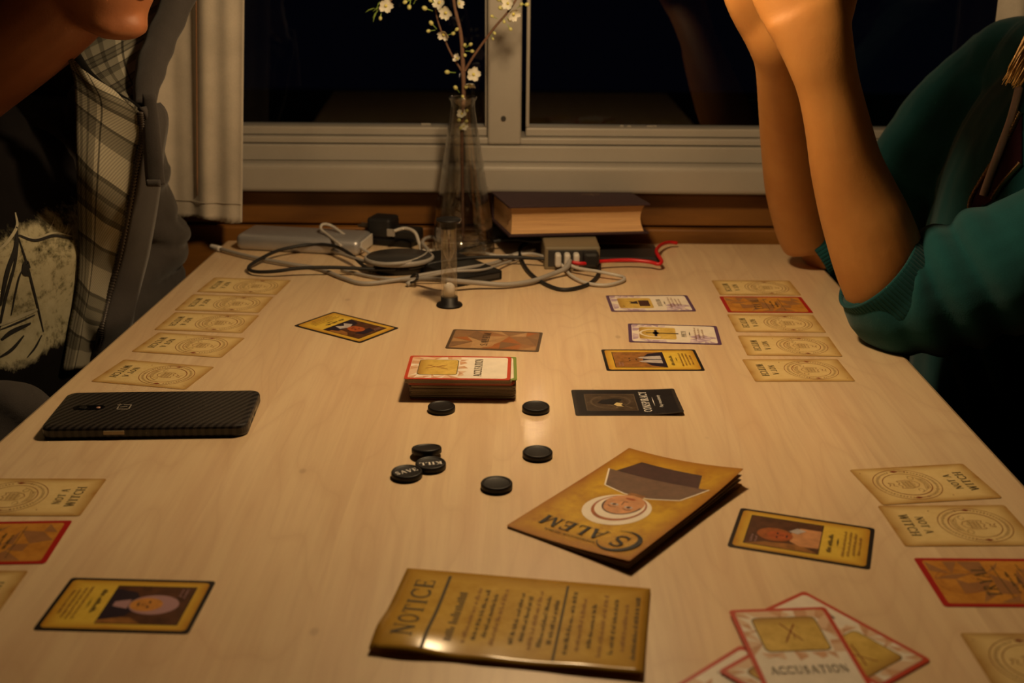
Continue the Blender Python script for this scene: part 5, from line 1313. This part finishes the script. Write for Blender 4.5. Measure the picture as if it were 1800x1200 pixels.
me = pyd('hair_lengths', HV, HF); me.shade_smooth(); sub('hair_lengths', me, 'hair_f', hair)['kind'] = 'stuff'
# legs under the table
lg = [loft([V3(.70, 1.12, -.24), V3(.50, 1.10, -.22), V3(.30, 1.08, -.23)], [.09, .075, .06], 16, 5), loft([V3(.70, 1.31, -.24), V3(.50, 1.30, -.22), V3(.30, 1.29, -.23)], [.09, .075, .06], 16, 5),
      loft([V3(.30, 1.08, -.23), V3(.31, 1.08, -.45), V3(.32, 1.08, -.69)], [.058, .05, .04], 14, 5), loft([V3(.30, 1.29, -.23), V3(.31, 1.29, -.45), V3(.32, 1.29, -.69)], [.058, .05, .04], 14, 5),
      loft([V3(.68, 1.215, -.30), V3(.68, 1.215, -.14)], [(.18, .12), (.175, .115)], 20, 5, (-1, 0, 0)),
      loft([V3(.36, 1.08, -.70), V3(.24, 1.08, -.71)], [(.04, .032), (.03, .022)], 12, 5), loft([V3(.36, 1.29, -.70), V3(.24, 1.29, -.71)], [(.04, .032), (.03, .022)], 12, 5)]
part('trousers', organic('trousers', lg, .007, 4), 'trousers', wr)

# ================= person on the left: grey hooded jacket over a printed black tee
mr = empty('person', V3(-.62, 1.16, -.29)); tag(mr, 'person in a grey plaid-lined hooded jacket over a black printed tee, seated left', 'person')
fv = Vector((.64, -.77, 0)).normalized(); lv = Vector((-fv.y, fv.x, 0))         # chest direction and his left
tm = [V3(-.625, 1.165, -.30), V3(-.615, 1.16, -.12), V3(-.597, 1.155, .03), V3(-.570, 1.145, .125), V3(-.542, 1.138, .195), V3(-.520, 1.130, .238)]
fhd = Vector((.90, -.43, 0)).normalized(); yawm = math.atan2(fhd.y, fhd.x)
Rm = Matrix.Rotation(yawm, 3, 'Z') @ Matrix.Rotation(.16, 3, 'Y')
chin = Yp(212, 62, 1.075)
morg = chin-Rm @ Vector((.070, 0, -.104))
mp, Tm = head_pieces(morg, Rm, 1.0)
lsh = tm[3]+lv*.175+Vector((0, 0, .02)); rsh = tm[3]-lv*.175+Vector((0, 0, .02))
lel, lwr = Yp(246, 432, 1.345), Yp(150, 560, 1.225)
rel, rwr = V3(-.70, .93, -.13), Yp(20, 775, .935)
mbody = [loft(tm, [(.13, .09), (.13, .09), (.13, .09), (.120, .07), (.050, .035), (.040, .034)], 24, 5, tuple(fv)),
         loft([tm[4]-fv*.004, tm[5]+Vector((.006, -.008, .004)), morg+Rm @ Vector((.000, 0, -.062)), morg+Rm @ Vector((-.01, 0, 0))], [(.040, .036), (.054, .052), (.058, .060), (.05, .05)], 20, 5, tuple(fv)),
         loft([Yp(185, 190, 1.25), Yp(198, 240, 1.28), Yp(215, 325, 1.315), Yp(240, 425, 1.345), lwr], [.034, .038, .038, .036, .028], 14, 5), loft([rsh, V3(-.735, .985, .04), rel, V3(-.60, .915, -.10), V3(-.50, .92, -.06), rwr], [.045, .044, .042, .038, .034, .028], 14, 5), loft([tm[3]+lv*.11-fv*.05, tm[3]-fv*.02, rsh-fv*.02], [.03, .05, .04], 14, 5)]
hl_d = (Vector((-.45, 1.10, TZ-.10))-lwr); hr_d = (Vector((-.36, .96, TZ-.085))-rwr)
mbody += mp+hand(lwr, hl_d, Vector((0, .2, 1)), Vector((0, -1, 0)), .5)+hand(rwr, hr_d, Vector((0, -.2, 1)), Vector((0, 1, 0)), .5)
mb = part('body', organic('body', mbody, .0034, 5), 'skin_m', mr)
add_face(Tm, Rm, 1.0, mr, mr)
lipm = [loft([Tm((.082, -.020, -.0575)), Tm((.0945, 0, -.0565)), Tm((.082, .020, -.0575))], [.0022, .0050, .0022], 10, 6, (0, 0, 1)), loft([Tm((.080, -.019, -.0615)), Tm((.0925, 0, -.0640)), Tm((.080, .019, -.0615))], [.0022, .0056, .0022], 10, 6, (0, 0, 1))]
part('lips', organic('lips', lipm, .0012, 2), 'lip', mr)
hm = [ellipsoid(Tm((-.022, 0, .066)), (.100, .085, .076), Rm), ellipsoid(Tm((-.065, 0, .005)), (.045, .066, .06), Rm)]
part('hair', organic('hair', hm, .004, 4), 'hair_m', mr)
for a, b, r in ((Tm((.070, -.020, -.094)), 0, .0011), (Tm((.0765, -.026, -.072)), 0, .0012)):
    part('mole', pyd('mole', *ellipsoid(a, (r, r, r), None, 8, 6)), 'hair_m', mr)
# tee with its print
tee_p = [loft(tm[:5]+[tm[4].lerp(tm[5], .45)], [(.172, .136), (.176, .146), (.178, .146), (.168, .128), (.095, .088), (.072, .070)], 28, 6, tuple(fv)), loft([tm[3]+lv*.13-fv*.03, tm[3]+Vector((0, 0, .01)), rsh], [.050, .07, .055], 16, 5),
         loft([tm[0]+fv*.03+Vector((0, 0, .04)), tm[1]+fv*.022+Vector((0, 0, -.05)), tm[1]+fv*.012], [(.13, .10), (.14, .11), (.14, .11)], 20, 4, tuple(fv))]
tee_me = organic('tee', tee_p, .0042, 4, folds((.2, -.2, 1), 55, .0035, 5))
# print lies in the weave: cream spray over the lower front
t = NT('printed_black_tee'); co = t.coord(kind='Generated'); ob = t.n('ShaderNodeNewGeometry'); sx = t.n('ShaderNodeSeparateXYZ'); t.l(ob, 'Position', sx, 0)
zt = Yp(70, 405, 1.05).z; zb = Yp(60, 690, 1.0).z
mpn = t.n('ShaderNodeMapping'); t.l(ob, 'Position', mpn, 0)
n1 = t.noise(mpn, 22, 6, .72, .5); n2 = t.noise(mpn, 120, 5, .7); n3 = t.noise(mpn, 300, 2, .6)
topm = t.math('SUBTRACT', zt, (sx, 2)); top2 = t.math('MULTIPLY_ADD', (topm, 0), 14.0); t.l(n1, 0, top2, 2)
mask = t.ramp(top2, 0, [(.46, (0, 0, 0, 1)), (.66, (1, 1, 1, 1))])
botm = t.math('SUBTRACT', (sx, 2), zb); bot2 = t.math('MULTIPLY_ADD', (botm, 0), 16.0); t.l(n1, 0, bot2, 2)
mask2 = t.ramp(bot2, 0, [(.45, (0, 0, 0, 1)), (.60, (1, 1, 1, 1))])
mm = t.mix(1.0, (mask, 0), (mask2, 0), 'MULTIPLY')
cr = t.mix(.4, (n1, 0), (n2, 0)); crr = t.ramp(cr, 2, [(.36, (.008, .007, .006, 1)), (.43, (.16, .145, .085, 1)), (.50, (.36, .33, .215, 1)), (.7, (.44, .40, .28, 1))])
fin = t.mix((mm, 2), (.006, .005, .005, 1), (crr, 0)); t.l(fin, 2, t.b, 'Base Color'); t.set(rough=.95, spec=.1); t.bump(n3, 0, .2, .0005)
tee = part('tee', tee_me, t.m, mr)
tbv = BVHTree.FromPolygons([v.co.copy() for v in tee_me.vertices], [tuple(p.vertices) for p in tee_me.polygons])
def ink_line(name, pts, w, mk):
    """a printed line laid on the cloth, following its surface"""
    P_ = catmull([Yp(a, b, 1.06) for a, b in pts], 6); Vv = []; F = []; k = 0
    pd_ = Vector((.35, -.93, .12)).normalized()
    hits = []
    for p in P_:
        h = tbv.ray_cast(p+pd_*.25, -pd_)
        if h[0] is None: h = tbv.find_nearest(p)
        hits.append((h[0]+h[1]*.0007, h[1]))
    n = len(hits)
    for i, (p, nn_) in enumerate(hits):
        tt_ = (hits[min(n-1, i+1)][0]-hits[max(0, i-1)][0]).normalized(); sd = tt_.cross(nn_).normalized()
        ww = w*(.35+.65*math.sin(PI*min(1, max(0, (i+.6)/n)))); Vv += [p-sd*ww/2, p+sd*ww/2]
    for i in range(n-1): F.append((2*i, 2*i+1, 2*i+3, 2*i+2))
    me = pyd(name, Vv, F); return sub(name, me, mk, tee)
for pts, w, mk in (([(-10, 445), (10, 430), (27, 405), (24, 380)], .0030, 'printpale'), ([(27, 405), (26, 440), (12, 480), (0, 540)], .0048, 'printdark'), ([(30, 430), (24, 470), (8, 530), (-6, 600)], .0030, 'printdark'),
                   ([(31, 425), (45, 470), (62, 540), (75, 600)], .0022, 'printdark'), ([(30, 420), (60, 432), (95, 428), (130, 440)], .0028, 'printdark'), ([(32, 418), (60, 428), (95, 423), (128, 434)], .0018, 'printpale'),
                   ([(-4, 575), (30, 566), (68, 556)], .0044, 'printpale'), ([(0, 582), (30, 575), (60, 566)], .0020, 'printdark'), ([(2, 600), (18, 590), (52, 580)], .0050, 'printdark'), ([(18, 560), (30, 500), (38, 480)], .0018, 'printdark'),
                   ([(50, 480), (44, 470), (42, 486), (50, 492)], .0060, 'printdark'), ([(0, 630), (20, 620), (40, 600)], .0036, 'printdark'), ([(72, 605), (60, 625), (46, 640)], .0022, 'printdark'),
                   ([(84, 418), (92, 405), (96, 393)], .0010, 'printpale'), ([(104, 425), (108, 412), (109, 408)], .0010, 'printpale'), ([(112, 428), (118, 418), (120, 410)], .0010, 'printpale'), ([(118, 430), (126, 420), (130, 414)], .0010, 'printpale')):
    ink_line('print_line', pts, w, mk)
# jacket shell
off = lv*.030-fv*.080
jp = [loft([p+off for p in tm[:5]], [(.165, .130), (.168, .132), (.172, .132), (.160, .115), (.085, .085)], 28, 6, tuple(fv)),
      loft([Yp(185, 170, 1.25), Yp(198, 240, 1.28), Yp(215, 325, 1.315), Yp(240, 420, 1.345), Yp(232, 478, 1.33), Yp(168, 545, 1.24), Yp(110, 600, 1.16)], [.040, .050, .0525, .0570, .0575, .052, .048], 22, 5, (0, 1, 0)),
      loft([lsh+off*.6, tm[3]+off+Vector((0, 0, .01)), rsh+off*.6], [.055, .075, .06], 18, 5),
      loft([rsh, V3(-.735, .985, .04), rel, V3(-.60, .915, -.10), V3(-.50, .92, -.06), Yp(-6, 765, .93), Yp(48, 772, .945)], [.07, .066, .062, .056, .050, .044, .040], 20, 5, (0, 1, 0))]
_jf = folds((.35, .1, .93), 80, .0062, 2, lambda p: 1.0 if p.z < TZ+.12 else .35)
_je = Yp(240, 470, 1.33)
def jfold(co):
    out = _jf(co)
    for i, c in enumerate(co):
        p = Vector(c); d = (p-_je).length
        if d < .2:
            k = math.exp(-(d/.085)**2); out[i] += k*.0085*(math.sqrt(math.sin((p.z+.55*p.x)*85+2.4*mnoise.noise(p*9))**2+.03)*1.6-1.1)
    return out
jk_me = organic('jacket', jp, .0042, 3, jfold)
jacket = part('jacket', jk_me, 'grey_fleece', mr)
# opened front showing the plaid lining
cam_o = Vector((0, 0, TZ+CAMH))
def tee_hit(px, py, off):
    h = tbv.ray_cast(cam_o, ray(px, py).normalized()); return (h[0]+h[1]*off) if h[0] is not None else Yp(px, py, 1.1)
Lp_ = [tee_hit(a, b, .004) for a, b in ((118, 95), (130, 140), (133, 200), (135, 300), (133, 420), (130, 500), (116, 580), (104, 650))]
Lp_ = [Vector((p.x, min(q.y for q in Lp_[max(0, i-1):i+2]), p.z)) if False else p for i, p in enumerate(Lp_)]
Lc = catmull(Lp_, 6)
Rc = catmull([Yp(a, b, l.y+d) for (a, b, d), l in zip(((205, 165, .02), (250, 205, .035), (240, 280, .045), (225, 370, .045), (206, 460, .04), (186, 540, .04), (172, 600, .04), (160, 640, .04)), Lp_)], 6)
jbv = BVHTree.FromPolygons([v.co.copy() for v in jk_me.vertices], [tuple(p.vertices) for p in jk_me.polygons])
def near_y(p):
    d = (p-cam_o).normalized(); ys = [h[0].y for h in (tbv.ray_cast(cam_o, d), jbv.ray_cast(cam_o, d)) if h[0] is not None]
    return min(ys) if ys else 9
rows = []
for j, (a, b) in enumerate(zip(Lc, Rc)):
    row = []
    for i in range(15):
        q = i/14; p = a.lerp(b, q); p += Vector((0, -.008*math.sin(PI*q)-.0045*mnoise.noise(Vector((q*3, j*.16, 2)))*math.sin(PI*q), 0)); row.append(p)
    rows.append(row)
Yg = np.array([[min(p.y, near_y(p)-.004) for p in r] for r in rows]); Yl = Yg.copy()
for _ in range(10):
    Pd = np.pad(Yg, 1, mode='edge'); Yg = np.minimum((Pd[:-2, 1:-1]+Pd[2:, 1:-1]+Pd[1:-1, :-2]+Pd[1:-1, 2:])/4, Yl)
for r, yr in zip(rows, Yg):
    for p, y in zip(r, yr):
        d = p-cam_o; k = y/d.y; p.x, p.y, p.z = d.x*k, y, cam_o.z+d.z*k
Rc = [r[-1].copy() for r in rows]
o = sub('lining', uv_grid('lining', rows), 'plaid', jacket); m = o.modifiers.new('t', 'SOLIDIFY'); m.thickness = .004; m.offset = 0
zipper('zipper', [p+Vector((.001, -.002, 0)) for p in Rc[5::4]], .0026, 'darkzip', jacket)
# grey strip beside the zip with stitched channel
rows = []
for j, b in enumerate(Rc[4:]):
    rows.append([b+Vector((.0026+(.010+.010*min(1, j/20))*i/8, .030*i/8-.004*math.sin(PI*i/8), 0)) for i in range(9)])
o = sub('front_panel', uv_grid('front_panel', rows), 'grey_fleece', jacket); m = o.modifiers.new('t', 'SOLIDIFY'); m.thickness = .004; m.offset = 0
# hood: lining part behind the chin, thick grey rim, dark neck binding
sm = catmull([Yp(a, b, y) for a, b, y in ((110, 70, 1.215), (128, 92, 1.19), (152, 132, 1.165), (192, 168, 1.15), (250, 200, 1.138))], 6)
rm = catmull([Yp(a, b, y) for a, b, y in ((330, -60, 1.28), (305, -5, 1.255), (275, 62, 1.22), (255, 125, 1.18), (247, 192, 1.142))], 6)
rows = []
for a, b in zip(sm, rm): rows.append([a.lerp(b, q/12)+Vector((0, .022*math.sin(PI*q/12), 0)) for q in range(13)])
o = sub('hood_lining', uv_grid('hood_lining', rows), 'plaid', jacket); m = o.modifiers.new('t', 'SOLIDIFY'); m.thickness = .004; m.offset = 0
v, f = loft([Yp(352, -90, 1.30), Yp(318, -10, 1.262), Yp(286, 62, 1.224), Yp(264, 125, 1.184), Yp(252, 190, 1.146)], [(.016, .010), (.016, .011), (.0155, .011), (.0150, .010), (.010, .007)], 18, 8, (0, 1, 0), lambda t, a: 1+.05*math.sin(t*34+a))
sub('hood_rim', pyd('hood_rim', v, f), 'grey_fleece', jacket)
v, f = loft([p+Vector((0, -.004, 0)) for p in sm[6::3]], [(.0085, .0035)]*len(sm[6::3]), 12, 4, (0, 1, 0)); sub('neck_binding', pyd('neck_binding', v, f), 'black_cloth', jacket)
back = [loft([V3(-.46, 1.33, .20), V3(-.56, 1.33, .27), V3(-.66, 1.27, .30), V3(-.72, 1.16, .27), V3(-.70, 1.06, .20)], [.04, .06, .07, .06, .04], 16, 6)]
sub('hood', organic('hood', back, .006, 4), 'grey_fleece', jacket)
v, f = loft([Yp(262, 165, 1.135), Yp(266, 230, 1.13), Yp(271, 300, 1.128), Yp(274, 325, 1.127)], [(.0062, .0024), (.0085, .003), (.0092, .003), (.0095, .0035)], 12, 6, (0, 1, 0)); sub('cord_channel', pyd('cord_channel', v, f), 'grey_fleece', jacket)
v, f = loft([Yp(259, 322, 1.124), Yp(282, 322, 1.124)], [.0035, .0035], 10, 6, (0, 1, 0)); sub('channel_end', pyd('channel_end', v, f), 'grey_fleece', jacket)
lg = [loft([V3(-.66, 1.07, -.24), V3(-.50, 1.0, -.21), V3(-.30, .97, -.23)], [.10, .085, .065], 16, 5), loft([V3(-.64, 1.25, -.24), V3(-.50, 1.24, -.22), V3(-.30, 1.22, -.23)], [.10, .085, .065], 16, 5),
      loft([V3(-.30, .97, -.23), V3(-.31, .97, -.45), V3(-.32, .97, -.69)], [.063, .055, .045], 14, 5), loft([V3(-.30, 1.22, -.23), V3(-.31, 1.22, -.45), V3(-.32, 1.22, -.69)], [.063, .055, .045], 14, 5),
      loft([V3(-.64, 1.16, -.30), V3(-.64, 1.16, -.14)], [(.19, .13), (.18, .12)], 20, 5, tuple(fv)),
      loft([V3(-.36, .97, -.70), V3(-.22, .97, -.71)], [(.045, .034), (.03, .022)], 12, 5), loft([V3(-.36, 1.22, -.70), V3(-.22, 1.22, -.71)], [(.045, .034), (.03, .022)], 12, 5)]
part('trousers', organic('trousers', lg, .007, 4), 'trousers', mr)
# ---------------------------------------------------------------- benches
for sx, lab in ((-1, 'brown pine bench on the left, under the person in grey'), (1, 'brown pine bench on the right, under the person in green')):
    b = empty('bench', (sx*.66, .85, 0)); tag(b, lab, 'bench')
    for k in range(3): mobj('seat_plank', box_me('seat_plank', -.18+k*.121, -.18+k*.121+.118, -.60, .60, .335, .365, .004), M['bench'], b)
    for yy in (-.5, .5): mobj('leg', box_me('leg', -.16, .16, yy-.02, yy+.02, 0, .335, .004), M['bench'], b)
    for k in range(2): mobj('back_plank', box_me('back_plank', sx*.20-.012, sx*.20+.012, -.60, .60, .50+k*.13, .50+k*.13+.11, .004), M['bench'], b)
    for yy in (-.55, .55): mobj('back_post', box_me('back_post', sx*.226-.014, sx*.226+.014, yy-.025, yy+.025, 0, .75, .004), M['bench'], b)
